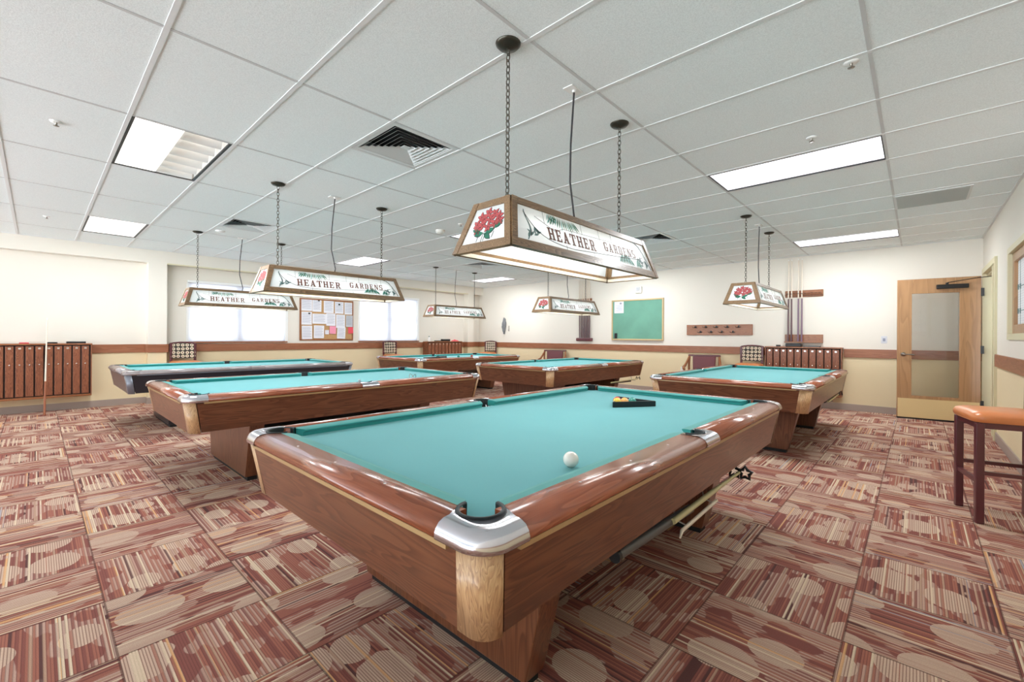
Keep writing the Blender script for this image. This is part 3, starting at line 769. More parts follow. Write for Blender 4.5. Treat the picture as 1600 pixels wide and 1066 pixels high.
    for sg in (1, -1):
        A = [(-1.342, sg * 0.788, 0.706), (1.342, sg * 0.788, 0.706), (1.342, sg * 0.765, 0.706), (-1.342, sg * 0.765, 0.706)]
        Bq = [(-1.304, sg * 0.750, 0.492), (1.304, sg * 0.750, 0.492), (1.304, sg * 0.727, 0.492), (-1.304, sg * 0.727, 0.492)]
        MB().hexa(Bq, A).build('side_apron', ap['X'], t)
        A = [(sg * 1.407, -0.699, 0.706), (sg * 1.407, 0.699, 0.706), (sg * 1.385, 0.699, 0.706), (sg * 1.385, -0.699, 0.706)]
        Bq = [(sg * 1.369, -0.659, 0.490), (sg * 1.369, 0.659, 0.490), (sg * 1.347, 0.659, 0.490), (sg * 1.347, -0.659, 0.490)]
        MB().hexa(Bq, A).build('end_apron', ap['Y'], t)
    MB().box((-1.33, -0.71, 0.505), (1.33, 0.71, 0.60)).build('slate_frame', M['darkwood'], t)
    # two tapered pedestals
    for x0, x1 in ((-0.955, -0.845), (0.68, 0.81)):
        MB().hexa([(x0, -0.515, 0.035), (x1 - 0.005, -0.515, 0.035), (x1 - 0.005, 0.515, 0.035), (x0, 0.515, 0.035)],
                  [(x0, -0.625, 0.505), (x1, -0.625, 0.505), (x1, 0.625, 0.505), (x0, 0.625, 0.505)]).build('pedestal', M['apronZ'] if br else M['blackside'], t, bevel=0.004)
        MB().box((x0 + 0.02, -0.50, 0), (x1 - 0.02, 0.50, 0.035)).build('plinth', M['plinth'], t)
    MB().box((-0.85, -0.10, 0.12), (0.71, 0.10, 0.34)).build('stretcher', M['darkwood'], t)
    return t

M['aprongrey'] = plain('grey_brown_laminate', (112, 96, 92), 0.35, coat=0.2)
TA = [(2.066, 1.473), (2.115, 4.53), (2.11, 7.56), (6.25, 1.50), (6.27, 4.52), (6.27, 7.60)]
A1 = pool_table('brown', 'pool_table', 'pool table nearest the camera with cue ball and black rack on its teal cloth', TA[0] + (0,))
dup(A1, TA[1] + (0,), 0, 'brown pool table in the middle of the left row, bridge stick lying on its cloth')
pool_table('black', 'pool_table', 'black-sided pool table with grey rails, nearest the window wall', TA[2] + (0,))
dup(A1, TA[3] + (0,), 0, 'brown pool table nearest the open door and the wooden cue lockers at right')
dup(A1, TA[4] + (0,), 0, 'brown pool table with bare cloth, middle one of the far row')
dup(A1, TA[5] + (0,), 0, 'brown pool table in the far corner with a dark cue case lying on it')

# things on and under the front table
tag(MB().sphere((0, 0, 0), 0.0286, 28).build('cue_ball', M['ivory'], loc=(1.319, 0.922, 0.7536)), 'white cue ball on the teal cloth of the nearest table', 'ball')
for (x, y), m, lb in (((2.700, 1.508), 'yellow', 'yellow ball inside the black rack, leftmost'), ((2.752, 1.480), 'amber', 'orange-yellow ball in the middle of the black rack'),
                      ((2.802, 1.448), 'green', 'green ball inside the black rack, rightmost'), ((2.757, 1.540), 'redball', 'red ball behind the yellow ball in the black rack')):
    tag(MB().sphere((0, 0, 0), 0.0286, 24).build('pool_ball', M[m], loc=(x, y, 0.7536)), lb, 'ball', 'balls in the rack')
A, B, Cc = Vector((2.616, 1.495)), Vector((2.876, 1.310)), Vector((2.906, 1.628))
rk = MB(); cen = (A + B + Cc) / 3
def off(p, s): return cen + (p - cen) * s
for P0, P1 in ((A, B), (B, Cc), (Cc, A)):
    a, b2, c2, d2 = P0, P1, off(P1, 0.87), off(P0, 0.87)
    rk.hexa([(p.x, p.y, 0.7255) for p in (a, b2, c2, d2)], [(p.x, p.y, 0.764) for p in (a, b2, c2, d2)])
tag(rk.build('ball_rack', M['blackplastic'], weld=False, bevel=0.003), 'black triangular ball rack on the nearest pool table', 'ball rack')
# stick rack under the front table
hk = thing('stick_holder', 'metal hooks and grey tube hanging under the near side of the front table', 'stick holder', (2.066, 0.80, 0))
MB().tube([(-0.66, -0.01, 0.415), (0.05, -0.01, 0.385)], 0.020, 12).build('tube', M['greytube'], hk)
MB().tube([(-0.664, -0.01, 0.4152), (-0.645, -0.01, 0.4144)], 0.0235, 12).build('end_cap', M['black'], hk)
MB().tube([(-0.60, 0.03, 0.485), (0.65, 0.03, 0.475)], 0.012, 8).build('rod', M['black'], hk)
for x in (-0.10, 0.26):
    MB().tube([(x, 0.03, 0.505), (x + 0.002, 0.015, 0.44), (x + 0.005, 0.0, 0.37), (x + 0.008, -0.045, 0.36), (x + 0.010, -0.06, 0.38)], 0.004, 6).build('hook', M['nickel'], hk)
hk2 = thing('bridge_stick', 'pale bridge stick with black star-shaped head under the front table', 'bridge stick', (2.066, 0.80, 0))
MB().tube([(-0.20, -0.03, 0.404), (0.2, -0.035, 0.41), (0.70, -0.045, 0.418)], [0.013, 0.013, 0.008], 10).build('shaft', M['palestick'], hk2)
st = MB()
for cy_, sc_ in ((-0.030, 1), (0.030, 1)):
    pts = []
    for k in range(10):
        a = k * PI / 5 + 0.3; rr = 0.038 if k % 2 == 0 else 0.021
        pts.append((0.71, -0.045 + cy_ + rr * math.cos(a), 0.418 + rr * math.sin(a)))
    st.tube(pts, 0.0098, 6, closed=True, smooth=False)
st.build('bridge_head', M['blackplastic'], hk2)
hk3 = thing('cue_stick', 'second pale thin stick lying under the front table beside the bridge stick', 'cue', (2.066, 0.80, 0))
MB().tube([(-0.235, -0.075, 0.36), (-0.19, -0.065, 0.372), (0.28, -0.055, 0.372)], [0.004, 0.008, 0.009], 8).build('shaft', M['cueshaft'], hk3)
# sticks under the two right tables
for (tx, ty), lb in ((TA[3], 'bridge stick hanging under the near side of the table closest to the open door'), (TA[4], 'bridge stick under the near side of the middle far table')):
    u = thing('bridge_stick', lb, 'bridge stick', (tx, ty - 0.70, 0), group='sticks hanging under the right tables')
    MB().tube([(0.35, 0, 0.42), (1.33, 0, 0.42)], [0.013, 0.008], 8).build('shaft', M['palestick'], u)
    MB().tube([(0.45, 0.05, 0.40), (1.15, 0.05, 0.39)], 0.014, 8).build('tube', M['black'], u)
    MB().tube([(1.34, -0.04, 0.41), (1.34, -0.03, 0.46), (1.34, 0, 0.43), (1.34, 0.03, 0.46), (1.34, 0.04, 0.41)], 0.009, 6).build('bridge_head', M['blackplastic'], u)
    MB().tube([(0.60, 0.08, 0.505), (0.60, 0.05, 0.40), (0.60, -0.02, 0.40)], 0.005, 6).tube([(1.20, 0.08, 0.505), (1.20, 0.05, 0.40), (1.20, -0.02, 0.40)], 0.005, 6).build('hook', M['nickel'], u)
# bridge stick lying on table A2
u = thing('bridge_stick', 'thin dark bridge stick with wire loop head on the left middle table', 'bridge stick', (0, 0, 0.7255))
MB().tube([(1.52, 3.99, 0.0075), (2.80, 4.06, 0.0045)], [0.007, 0.004], 8).build('shaft', M['cuebuttdark'], u)
MB().tube([(2.80 + 0.03 * math.sin(k * PI / 6), 4.06 + 0.045 * math.cos(k * PI / 6), 0.03 + 0.025 * math.cos(k * PI / 3)) for k in range(12)], 0.003, 6, closed=True).build('bridge_head', M['nickel'], u)
tag(MB().lathe([(0.0001, 0), (0.013, 0), (0.013, 0.022), (0.0001, 0.022)], n=6).build('chalk_cube', M['paper2'], loc=(2.25, 4.20, 0.7255)), 'small pale cube of chalk on the left middle table', 'chalk')
# things on the far corner table
cs = thing('cue_case', 'dark cue case lying on the left end of the far corner table', 'cue case', (5.32, 7.32, 0.762), 0.35)
MB().box((-0.38, -0.045, 0.003), (0.38, 0.045, 0.045)).build('body', M['blackplastic'], cs, bevel=0.01)
MB().tube([(-0.1, -0.05, 0.03), (0, -0.06, 0.06), (0.1, -0.05, 0.03)], 0.006, 6).build('handle', M['black'], cs)
cs.location = (5.55, 7.25, 0.7255)
tag(MB().box((-0.10, -0.06, 0), (0.10, 0.06, 0.03)).build('glove_bundle', M['blackside'], loc=(5.80, 7.05, 0.7255), rz=0.2, bevel=0.01), 'small flat black pouch on the far corner table', 'pouch')
cv = MB(); rows = []
for a in range(7):
    rows.append([(-0.2 + a * 0.07, -0.45 + b_ * 0.1, 0.003 + 0.004 * math.sin(a * 1.3 + b_)) for b_ in range(9)])
cv.grid(rows)
tag(cv.build('folded_cover', M['cloth'], loc=(5.25, 7.70, 0.7256)), 'grey cloth cover spread over the left end of the far corner table', 'cloth')
for x, y, m, lb in ((6.25, 7.35, 'green', 'dark green ball on the far corner table, left of the other'), (6.55, 7.25, 'redball', 'dark red ball on the far corner table, right of the other')):
    tag(MB().sphere((0, 0, 0), 0.0286, 16).build('pool_ball', M[m], loc=(x, y, 0.7536)), lb, 'ball')

# ------------------------------------------------------------------ hanging billiard lamps
SW = {  # slab letters as quads in a unit-height box
 'H': ['r.08,0,.28,1', 'r.52,0,.72,1', 'r.28,.44,.52,.57', 'r0,0,.36,.11', 'r0,.89,.36,1', 'r.44,0,.8,.11', 'r.44,.89,.8,1'],
 'E': ['r.1,0,.3,1', 'r0,0,.7,.11', 'r0,.89,.7,1', 'r.3,.44,.54,.56', 'r.58,0,.7,.28', 'r.58,.72,.7,1', 'r.48,.36,.56,.64'],
 'A': ['q.05,0,.2,0,.44,1,.32,1', 'q.46,0,.7,0,.46,1,.30,1', 'r.18,.26,.58,.37', 'r-.03,0,.27,.1', 'r.40,0,.8,.1'],
 'T': ['r.29,0,.51,1', 'r0,.88,.8,1', 'r0,.66,.12,1', 'r.68,.66,.8,1', 'r.18,0,.62,.1'],
 'R': ['r.1,0,.3,1', 'r.3,.89,.6,1', 'r.3,.44,.6,.55', 'r.5,.5,.7,.93', 'q.38,.46,.56,.46,.78,0,.58,0', 'r0,0,.4,.1', 'r0,.9,.3,1', 'r.52,0,.86,.1'],
 'G': ['r.04,.12,.25,.88', 'r.14,0,.62,.12', 'r.14,.88,.62,1', 'r.58,.68,.7,1', 'r.5,.02,.7,.42', 'r.38,.38,.78,.48'],
 'D': ['r.1,0,.3,1', 'r0,0,.56,.11', 'r0,.89,.56,1', 'r.5,.08,.72,.92'],
 'N': ['r.06,0,.19,1', 'r.6,0,.73,1', 'q.06,1,.28,1,.73,0,.51,0', 'r-.03,0,.28,.1', 'r-.03,.9,.2,1', 'r.5,.9,.82,1'],
 'S': ['r.12,.88,.6,1', 'r.04,.52,.25,.94', 'r.12,.44,.62,.56', 'r.5,.06,.71,.48', 'r.12,0,.6,.12', 'r.58,.7,.7,1', 'r.04,0,.16,.3'],
}
def slope_pt(u, v, o, hb=0.197, ht=0.122, h=0.25):
    # panel on the -Y side, v measured up the slope, o outwards
    d = hb - ht; Ls = math.hypot(d, h)
    sy, sz = d / Ls, h / Ls
    return (u, -hb + v * sy - o * sz, v * sz + o * sy)
LS = math.hypot(0.075, 0.25)
def flat(mb, pts, o, th, P, mi=0):
    n = len(pts); a = [P(u, v, o) for u, v in pts]; b = [P(u, v, o + th) for u, v in pts]
    mb.add(a + b, [tuple(range(n - 1, -1, -1)), tuple(range(n, 2 * n))] + [(i, (i + 1) % n, n + (i + 1) % n, n + i) for i in range(n)], mi)
def leafpoly(x, y, L, w, a, n=6):
    pts = []
    for k in range(n + 1): f = k / n; pts.append((f * L, w * math.sin(PI * f) * (1.1 - 0.3 * f)))
    for k in range(n - 1, 0, -1): f = k / n; pts.append((f * L, -w * math.sin(PI * f) * 0.8))
    c, s_ = math.cos(a), math.sin(a)
    return [(x + c * p - s_ * q, y + s_ * p + c * q) for p, q in pts]
def stroke(pts, w):
    L_, R_ = [], []
    for i, p in enumerate(pts):
        a = pts[max(i - 1, 0)]; b = pts[min(i + 1, len(pts) - 1)]
        d = Vector((b[0] - a[0], b[1] - a[1])).normalized(); L_.append((p[0] - d.y * w, p[1] + d.x * w)); R_.append((p[0] + d.y * w, p[1] - d.x * w))
    return L_ + R_[::-1]
def word(mb, txt, u0, v0, hgt, P, slope=0.0, adv=0.0):
    u = u0
    for ch in txt:
        for q in SW[ch]:
            n = [float(z) for z in q[1:].split(',')]
            pts = [(n[0], n[1]), (n[2], n[1]), (n[2], n[3]), (n[0], n[3])] if q[0] == 'r' else [(n[0], n[1]), (n[2], n[3]), (n[4], n[5]), (n[6], n[7])]
            pts = [(u + a * hgt, v0 + b * hgt + slope * (u - u0)) for a, b in pts]
            flat(mb, pts, 0.003, 0.0008, P)
        u += hgt * (0.92 + adv)
    return u
def build_lamp(label, loc):
    t = thing('billiard_lamp', label, 'hanging lamp', loc, group='hanging stained-glass billiard lamps')
    # the frame: bottom rails, top rails and posts as one piece
    fr = MB()
    HBX, HBY, HTX, HTY, H = 0.735, 0.197, 0.66, 0.122, 0.25
    def R(k): return Matrix.Rotation(k * PI / 2, 4, 'Z')
    for k in range(4):
        hb, ht, L0, L1 = (HBY, HTY, HBX, HTX) if k % 2 == 0 else (HBX, HTX, HBY, HTY)
        def P(u, v, o): return slope_pt(u, v, o, hb, ht, H)
        fr.T = R(k)
        def band(v0, v1, o0, o1):
            f0, f1 = v0 / LS, v1 / LS
            a, b = L0 + (L1 - L0) * f0, L0 + (L1 - L0) * f1
            fr.hexa([P(-a, v0, o0), P(a, v0, o0), P(a, v0, o1), P(-a, v0, o1)], [P(-b, v1, o0), P(b, v1, o0), P(b, v1, o1), P(-b, v1, o1)], 0)
        band(0, 0.042, -0.012, 0.006); band(LS - 0.034, LS, -0.012, 0.006)
        for sg in (1, -1):
            a, b = L0, L1
            fr.hexa([P(sg * a, 0, -0.012), P(sg * (a - 0.036), 0, -0.012), P(sg * (a - 0.036), 0, 0.008), P(sg * a, 0, 0.008)],
                    [P(sg * b, LS, -0.012), P(sg * (b - 0.036), LS, -0.012), P(sg * (b - 0.036), LS, 0.008), P(sg * b, LS, 0.008)], 0)
    fr.T = Matrix.Identity(4)
    fr.build('frame', M['lampoakX'], t)
    MB().box((-0.65, -0.112, 0.228), (0.65, 0.112, 0.236)).build('top_board', M['white'], t)
    iz = MB()
    for sg in (1, -1): iz.box((-0.70, sg * 0.178, 0.002), (0.70, sg * 0.19, 0.036)); iz.box((sg * 0.716, -0.18, 0.002), (sg * 0.728, 0.18, 0.036))
    iz.build('inner_lip', M['lipcream'], t)
    for sg in (1, -1): MB().tube([(-0.6, sg * 0.05, 0.205), (0.6, sg * 0.05, 0.205)], 0.013, 10).build('tube', M['tube'], t)
    for k in range(4):
        hb, ht, L0, L1 = (HBY, HTY, HBX, HTX) if k % 2 == 0 else (HBX, HTX, HBY, HTY)
        Rk = R(k)
        def P(u, v, o): return slope_pt(u, v, o, hb, ht, H)
        pn = MB(); pn.T = Rk
        a, b = L0 - 0.03, L1 - 0.025
        flat(pn, [(-a + 0.006, 0.03), (a - 0.006, 0.03), (b, LS - 0.028), (-b, LS - 0.028)], -0.004, 0.003, P)
        panel = pn.build('glass_panel', M['glasspanel'], t)
        art = MB(); art.T = Rk
        rnd = random.Random(k % 2)
        if k % 2 == 0:
            def leafs(cx, cy, n, spread, sgn, s):
                for q in range(n):
                    a_ = -PI * 0.5 * sgn + (q - (n - 1) / 2) * spread
                    Lf = s * (0.75 + 0.5 * rnd.random())
                    flat(art, leafpoly(cx + (q - (n - 1) / 2) * s * 0.22, cy, Lf, s * 0.09, a_), 0.0, 0.001, P, 0 if q % 3 else 1)
            leafs(-0.28, 0.218, 15, 0.11, 1, 0.062); leafs(-0.38, 0.224, 6, 0.15, 1, 0.045)
            leafs(0.34, 0.052, 15, 0.10, -1, 0.062); leafs(0.50, 0.046, 7, 0.14, -1, 0.055)
            for x0, y0 in ((-0.60, 0.06), (0.56, 0.06)):
                for q in range(9):
                    flat(art, leafpoly(x0 + 0.012 * q * (1 if x0 < 0 else -0.3), y0 + 0.010 * rnd.random() + 0.004 * q, 0.04, 0.006, rnd.random() * PI), 0.0, 0.001, P, 2)
            for base, sg in ((-0.625, 1),):
                flat(art, stroke([(base + 0.02 * math.sin(v_ * 30) + 0.02 + v_ * 0.2, 0.05 + v_) for v_ in [0.012 * z for z in range(14)]], 0.003), 0.001, 0.001, P, 2)
                flat(art, stroke([(base + 0.045 + 0.012 * math.sin(v_ * 40), 0.07 + v_) for v_ in [0.012 * z for z in range(11)]], 0.002), 0.001, 0.001, P, 3)
            # ribbon lines of the banner
            flat(art, stroke([(-0.60 + 0.03 * z, 0.055 + 0.14 * math.exp(-0.35 * z)) for z in range(12)] + [(-0.23 + 0.05 * z, 0.057 + 0.0032 * z) for z in range(13)] + [(0.42 + 0.03 * z, 0.10 + 0.001 * z * z) for z in range(6)], 0.0016), 0.0015, 0.001, P, 3)
            flat(art, stroke([(-0.52 + 0.05 * z, 0.185 - 0.018 * z) for z in range(4)] + [(-0.30 + 0.06 * z, 0.160 + 0.0015 * z) for z in range(13)], 0.0011), 0.0015, 0.001, P, 4)
            for x0 in (-0.12, 0.06, 0.2, 0.46, -0.45): flat(art, stroke([(x0, 0.16), (x0 + 0.004, 0.235)], 0.0008), 0.0015, 0.001, P, 4)
            for x0 in (-0.30, -0.04, 0.12): flat(art, stroke([(x0, 0.042), (x0 + 0.002, 0.07)], 0.0008), 0.0015, 0.001, P, 4)
            flat(art, stroke([(0.50, 0.23), (0.56, 0.20), (0.60, 0.15), (0.64, 0.09), (0.66, 0.05)], 0.003), 0.0015, 0.001, P, 3)
            flat(art, stroke([(0.46, 0.232), (0.54, 0.215), (0.59, 0.165), (0.63, 0.07)], 0.002), 0.0015, 0.001, P, 2)
            for q in range(6): flat(art, leafpoly(0.60 + 0.008 * q, 0.05 + 0.006 * q, 0.05, 0.007, 1.2 + 0.35 * q), 0.0, 0.001, P, 2)
        else:
            # blossom cluster: dark-edged petals, leaves and stems
            for (cx, cy) in ((0.0, 0.195), (-0.045, 0.178), (0.045, 0.182), (-0.02, 0.165), (0.075, 0.165), (0.022, 0.155), (-0.065, 0.142), (-0.025, 0.135), (0.055, 0.130), (0.015, 0.118), (-0.055, 0.112), (0.085, 0.140)):
                for q in range(5):
                    a_ = q * PI * 0.4 + cx * 20
                    flat(art, leafpoly(cx, cy, 0.031, 0.0105, a_), 0.0, 0.001, P, 3); flat(art, leafpoly(cx + 0.002 * math.cos(a_), cy + 0.002 * math.sin(a_), 0.0265, 0.0080, a_), 0.0012, 0.0008, P, 5)
            for cx, cy, a_ in ((-0.01, 0.092, PI * 1.04), (0.005, 0.085, 0.30), (0.055, 0.105, 0.5), (-0.03, 0.098, PI * 0.9), (-0.005, 0.088, -0.6)):
                flat(art, leafpoly(cx, cy, 0.062, 0.017, a_), 0.0, 0.001, P, 3); flat(art, leafpoly(cx, cy, 0.058, 0.0135, a_), 0.0012, 0.0008, P, 0)
            for cx, b0 in ((-0.045, 0.048), (-0.015, 0.042), (0.0, 0.048), (0.055, 0.058)): flat(art, stroke([(cx, b0), (cx + 0.008, 0.09)], 0.0014), 0.0015, 0.0008, P, 3)
        art.T = Matrix.Identity(4)
        art.build('painted_flowers' if k % 2 else 'painted_leaves', [M['leaf'], M['leaf2'], M['scroll'], M['ink'], M['greytube'], M['petal']], panel)
        if k % 2 == 0:
            wd = MB(); wd.T = Rk
            word(wd, 'HEATHER', -0.44, 0.078, 0.066, P, 0.005, 0.03); wd.build('lettering', M['letter'], panel)
            wd = MB(); wd.T = Rk
            word(wd, 'GARDENS', 0.09, 0.102, 0.057, P, 0.012, 0.08); wd.build('lettering', M['letter'], panel)
    # canopies, chains, cord
    zt = ZC - loc[2]
    for sx in (-1, 1):
        MB().lathe([(0.0001, zt - 0.028), (0.018, zt - 0.026), (0.05, zt - 0.018), (0.062, zt - 0.006), (0.063, zt - 0.0005)], (sx * 0.555, 0, 0), 24).build('canopy', M['bronze'], t)
        ch = MB(); z = 0.25; pitch = 0.0295; n = int((zt - 0.026 - z) / pitch); pitch = (zt - 0.026 - z) / n
        for q in range(n):
            zc_ = z + (q + 0.5) * pitch; pts = []
            for w in range(10):
                a_ = 2 * PI * w / 10; r0 = 0.0105 * math.sin(a_); zz = (pitch * 0.66) * math.cos(a_)
                pts.append((sx * 0.555 + (r0 if q % 2 else 0), (0 if q % 2 else r0), zc_ + zz))
            ch.tube(pts, 0.0027, 5, closed=True)
        ch.build('chain', M['chain'], t)
    MB().tube([(0.0, 0.0, 0.235), (0.01, -0.01, 0.30), (-0.035, -0.01, 0.50), (-0.03, -0.01, 0.72), (0.0, -0.01, zt - 0.02)], 0.0055, 8).build('cord', M['cord'], t)
    MB().lathe([(0.012, zt - 0.02), (0.012, zt - 0.006), (0.0001, zt - 0.006)], (0, -0.01, 0), 10).box((-0.055, -0.035, zt - 0.006), (0.055, 0.03, zt - 0.0005)).build('cord_plate', M['white'], t)
    return t
LP = [(2.140, 1.500, 1.600), (2.125, 4.515, 1.597), (2.10, 7.48, 1.597), (6.29, 1.505, 1.595), (6.285, 4.48, 1.597), (6.297, 7.507, 1.600)]
LL = ['billiard lamp with painted glass hanging over the table nearest the camera', 'billiard lamp hanging over the left middle table, in front of the notice board',
      'billiard lamp hanging over the black table, in front of the left window', 'billiard lamp hanging over the table nearest the open door, by the cue rack',
      'billiard lamp hanging over the middle far table, left of the chalkboard', 'billiard lamp hanging over the far corner table, right of the second window']
lamp0 = build_lamp(LL[0], LP[0])
for p, lb in list(zip(LP, LL))[1:]: dup(lamp0, p, 0, lb)
for p in LP: area('lamp_light', (p[0], p[1], p[2] + 0.185), 1.15, 0.16, P_LAMP, (1.0, 0.985, 0.965))

# ------------------------------------------------------------------ cue lockers
def lockers(label, w, n, loc, rz, h=0.83, d=0.19, z0=0.215):
    # local: width along x (0..w), front faces -y, back on y=0
    t = thing('cue_locker_cabinet', label, 'locker cabinet', loc, rz, 'wall-hung oak cue locker cabinets')
    b = MB(); b.box((0, -d + 0.02, z0 + 0.03), (w, 0, z0 + h - 0.02)); b.build('body', M['darkwood'], t)
    MB().box((-0.012, -d - 0.012, z0 + h - 0.022), (w + 0.012, 0, z0 + h)).build('top', M['oakX'], t, bevel=0.003)
    MB().box((-0.006, -d - 0.004, z0), (w + 0.006, 0, z0 + 0.032)).build('bottom_rail', M['oakX'], t, bevel=0.003)
    for x in (0, w): MB().box((x - 0.006, -d, z0 + 0.03), (x + 0.006, -0.001, z0 + h - 0.022)).build('side_panel', M['lockerZ'], t)
    step = (w - 0.03) / n
    for k in range(n):
        x0 = 0.02 + k * step; x1 = x0 + step - 0.018
        dz = MB().box((x0, -d - 0.002, z0 + 0.045), (x1, -d + 0.018, z0 + h - 0.04)); dz.T = Matrix.Identity(4)
        door = dz.build('door', M['lockerZ'], t, bevel=0.004)
        lk = MB(); lk.T = Matrix.Translation(((x0 + x1) / 2, -d - 0.002, z0 + h * 0.62)) @ Matrix.Rotation(PI / 2, 4, 'X'); lk.lathe([(0.009, 0), (0.009, 0.006), (0.0001, 0.007)], n=10)
        lk.build('lock', M['chrome2'], door)
        lb = MB().box(((x0 + x1) / 2 - 0.014, -d - 0.004, z0 + h - 0.085), ((x0 + x1) / 2 + 0.014, -d - 0.001, z0 + h - 0.06)); lb.build('number_plate', M['chrome2'], door)
    return t
lockers('long oak cue locker cabinet on the wall at far left behind the leaning cue', 1.12, 11, (-0.52, YR, 0), 0, d=0.20)
lockers('small oak cue locker cabinet in the far corner, right of the second window', 1.21, 10, (7.145, YR, 0), 0, d=0.20)
lockers('oak cue locker cabinet below the cue rack on the chalkboard wall', 1.11, 10, (XW, 2.03, 0), -PI / 2, d=0.19)
ZT = 0.215 + 0.83
def simple(name, label, cat, mat, a, b_, loc, rz=0, bevel=0.004, group=None):
    return tag(MB().box(a, b_).build(name, mat, loc=loc, rz=rz, bevel=bevel), label, cat, group)
simple('brush_tray', 'flat black tray on the left locker cabinet, rightmost of the items there', 'tray', M['blackplastic'], (-0.11, -0.05, 0), (0.11, 0.05, 0.03), (0.43, 9.77, ZT))
simple('chalk_box', 'small dark box on the left locker cabinet behind the leaning cue', 'box', M['blackplastic'], (-0.055, -0.04, 0), (0.055, 0.04, 0.02), (0.17, 9.77, ZT))
simple('chalk_box', 'small reddish box on the left locker cabinet, leftmost', 'box', M['red'], (-0.05, -0.03, 0), (0.05, 0.03, 0.016), (-0.12, 9.77, ZT))
bt = thing('spray_bottle', 'white bottle on the corner locker cabinet', 'bottle', (7.27, 9.78, ZT))
MB().lathe([(0.034, 0), (0.034, 0.09), (0.02, 0.115), (0.014, 0.12)], n=16).build('body', M['white'], bt)
MB().lathe([(0.016, 0.12), (0.016, 0.145), (0.0001, 0.146)], n=12).build('cap', M['scroll'], bt)
simple('storage_box', 'black box on the corner locker cabinet between bottle and red cloth', 'box', M['blackplastic'], (-0.13, -0.05, 0), (0.13, 0.05, 0.06), (7.83, 9.77, ZT))
simple('chalk_tray', 'low dark tray on the corner locker cabinet beside the bottle', 'tray', M['black'], (-0.09, -0.04, 0), (0.09, 0.04, 0.022), (7.55, 9.77, ZT))
rc = MB(); rows = []
for a in range(9): rows.append([(-0.13 + a * 0.0325, -0.06 + b_ * 0.03, 0.002 + 0.045 * math.sin(PI * a / 8) * math.sin(PI * b_ / 4) + 0.008 * math.sin(a * 2.1)* math.sin(PI * b_ / 4)) for b_ in range(5)])
rc.grid(rows); tag(rc.build('red_rag', M['red'], loc=(8.18, 9.78, ZT)), 'crumpled red cloth on the right end of the corner locker cabinet', 'cloth')
simple('brush_tray', 'black tray with rounded edge on the locker cabinet below the cue rack', 'tray', M['blackplastic'], (-0.12, -0.06, 0), (0.12, 0.06, 0.055), (9.09, 1.60, ZT), PI / 2, 0.012)
simple('brush_tray', 'low grey tray on the locker cabinet below the cue rack, right of the black tray', 'tray', M['greytube'], (-0.12, -0.04, 0), (0.12, 0.04, 0.025), (9.08, 1.33, ZT), PI / 2)
simple('chalk_box', 'small dark chalk box at left end of the locker cabinet below the cue rack', 'box', M['black'], (-0.03, -0.03, 0), (0.03, 0.03, 0.03), (9.08, 1.84, ZT))

def cue(name, label, p0, p1, butt, group=None, L1=0.55, r0=0.0145):
    p0, p1 = Vector(p0), Vector(p1); t = thing(name, label, 'cue', tuple(p0), group=group)
    d = p1 - p0; m = d * L1
    MB().tube([(0, 0, 0), tuple(d * 0.02), tuple(m)], [r0, r0, 0.011], 10).build('butt', M[butt], t)
    MB().tube([tuple(m), tuple(d * 0.985)], [0.0108, 0.0068], 10).build('shaft', M['cueshaft'], t)
    MB().tube([tuple(d * 0.985), tuple(d)], [0.0068, 0.0064], 8).build('tip', M['white'], t)
    return t
cue('cue_stick', 'pool cue with brown butt leaning against the left locker cabinet', (0.087, 9.345, 0.002), (0.115, 9.745, 1.43), 'cuebutt', L1=0.34)
# right cue rack
ck = thing('cue_rack', 'wooden wall cue rack with clips above the right lockers, four cues in it', 'cue rack', (XW, 1.475, 0))
MB().box((-0.02, -0.285, 1.925), (0, 0.285, 2.045)).box((-0.05, -0.285, 1.955), (-0.02, 0.285, 1.975)).build('clip_board', M['oakY'], ck, bevel=0.008)
cp = MB()
for k in range(10): y = 0.24 - k * 0.053; cp.tube([(-0.05, y + 0.012, 1.985), (-0.075, y + 0.015, 1.985), (-0.08, y, 1.985), (-0.075, y - 0.015, 1.985), (-0.05, y - 0.012, 1.985)], 0.005, 6)
cp.build('clips', M['darkwood'], ck)
MB().box((-0.02, -0.285, 1.115), (0, 0.285, 1.262)).box((-0.075, -0.285, 1.115), (-0.02, 0.285, 1.135)).build('butt_shelf', M['oakY'], ck, bevel=0.004)
for k, (y, bm_, lb) in enumerate(((1.700, 'cuebuttdark', 'leftmost cue in the right wall rack'), (1.650, 'cuebuttdark', 'second cue from left in the right wall rack'), (1.548, 'cuebuttpurple', 'third cue from left in the right wall rack, purplish butt'), (1.495, 'cuebuttpurple', 'rightmost of the four cues in the right wall rack'))):
    cue('cue_stick', lb, (XW - 0.066, y, 1.137), (XW - 0.060, y, 2.60), bm_, 'cues in the right wall rack', 0.52)
# far cue rack
ck = thing('cue_rack', 'dark narrow cue rack on the wall left of the chalkboard, full of cues', 'cue rack', (XW, 6.04, 0))
MB().box((-0.07, -0.23, 1.09), (0, 0.23, 1.17)).build('butt_shelf', M['burgundy'], ck, bevel=0.02)
MB().box((-0.03, -0.2, 2.08), (0, 0.2, 2.14)).build('clip_board', M['oakY'], ck, bevel=0.008)
for k in range(7):
    cue('cue_stick', '%s of the seven dark-butted cues in the rack left of the chalkboard' % ['leftmost', 'second from left', 'third from left', 'middle one', 'third from right', 'second from right', 'rightmost'][k], (XW - 0.042, 6.18 - k * 0.048 - 0.01, 1.172), (XW - 0.050, 6.19 - k * 0.05, 2.62), 'cuebuttdark', 'cues in the far wall rack', 0.62)

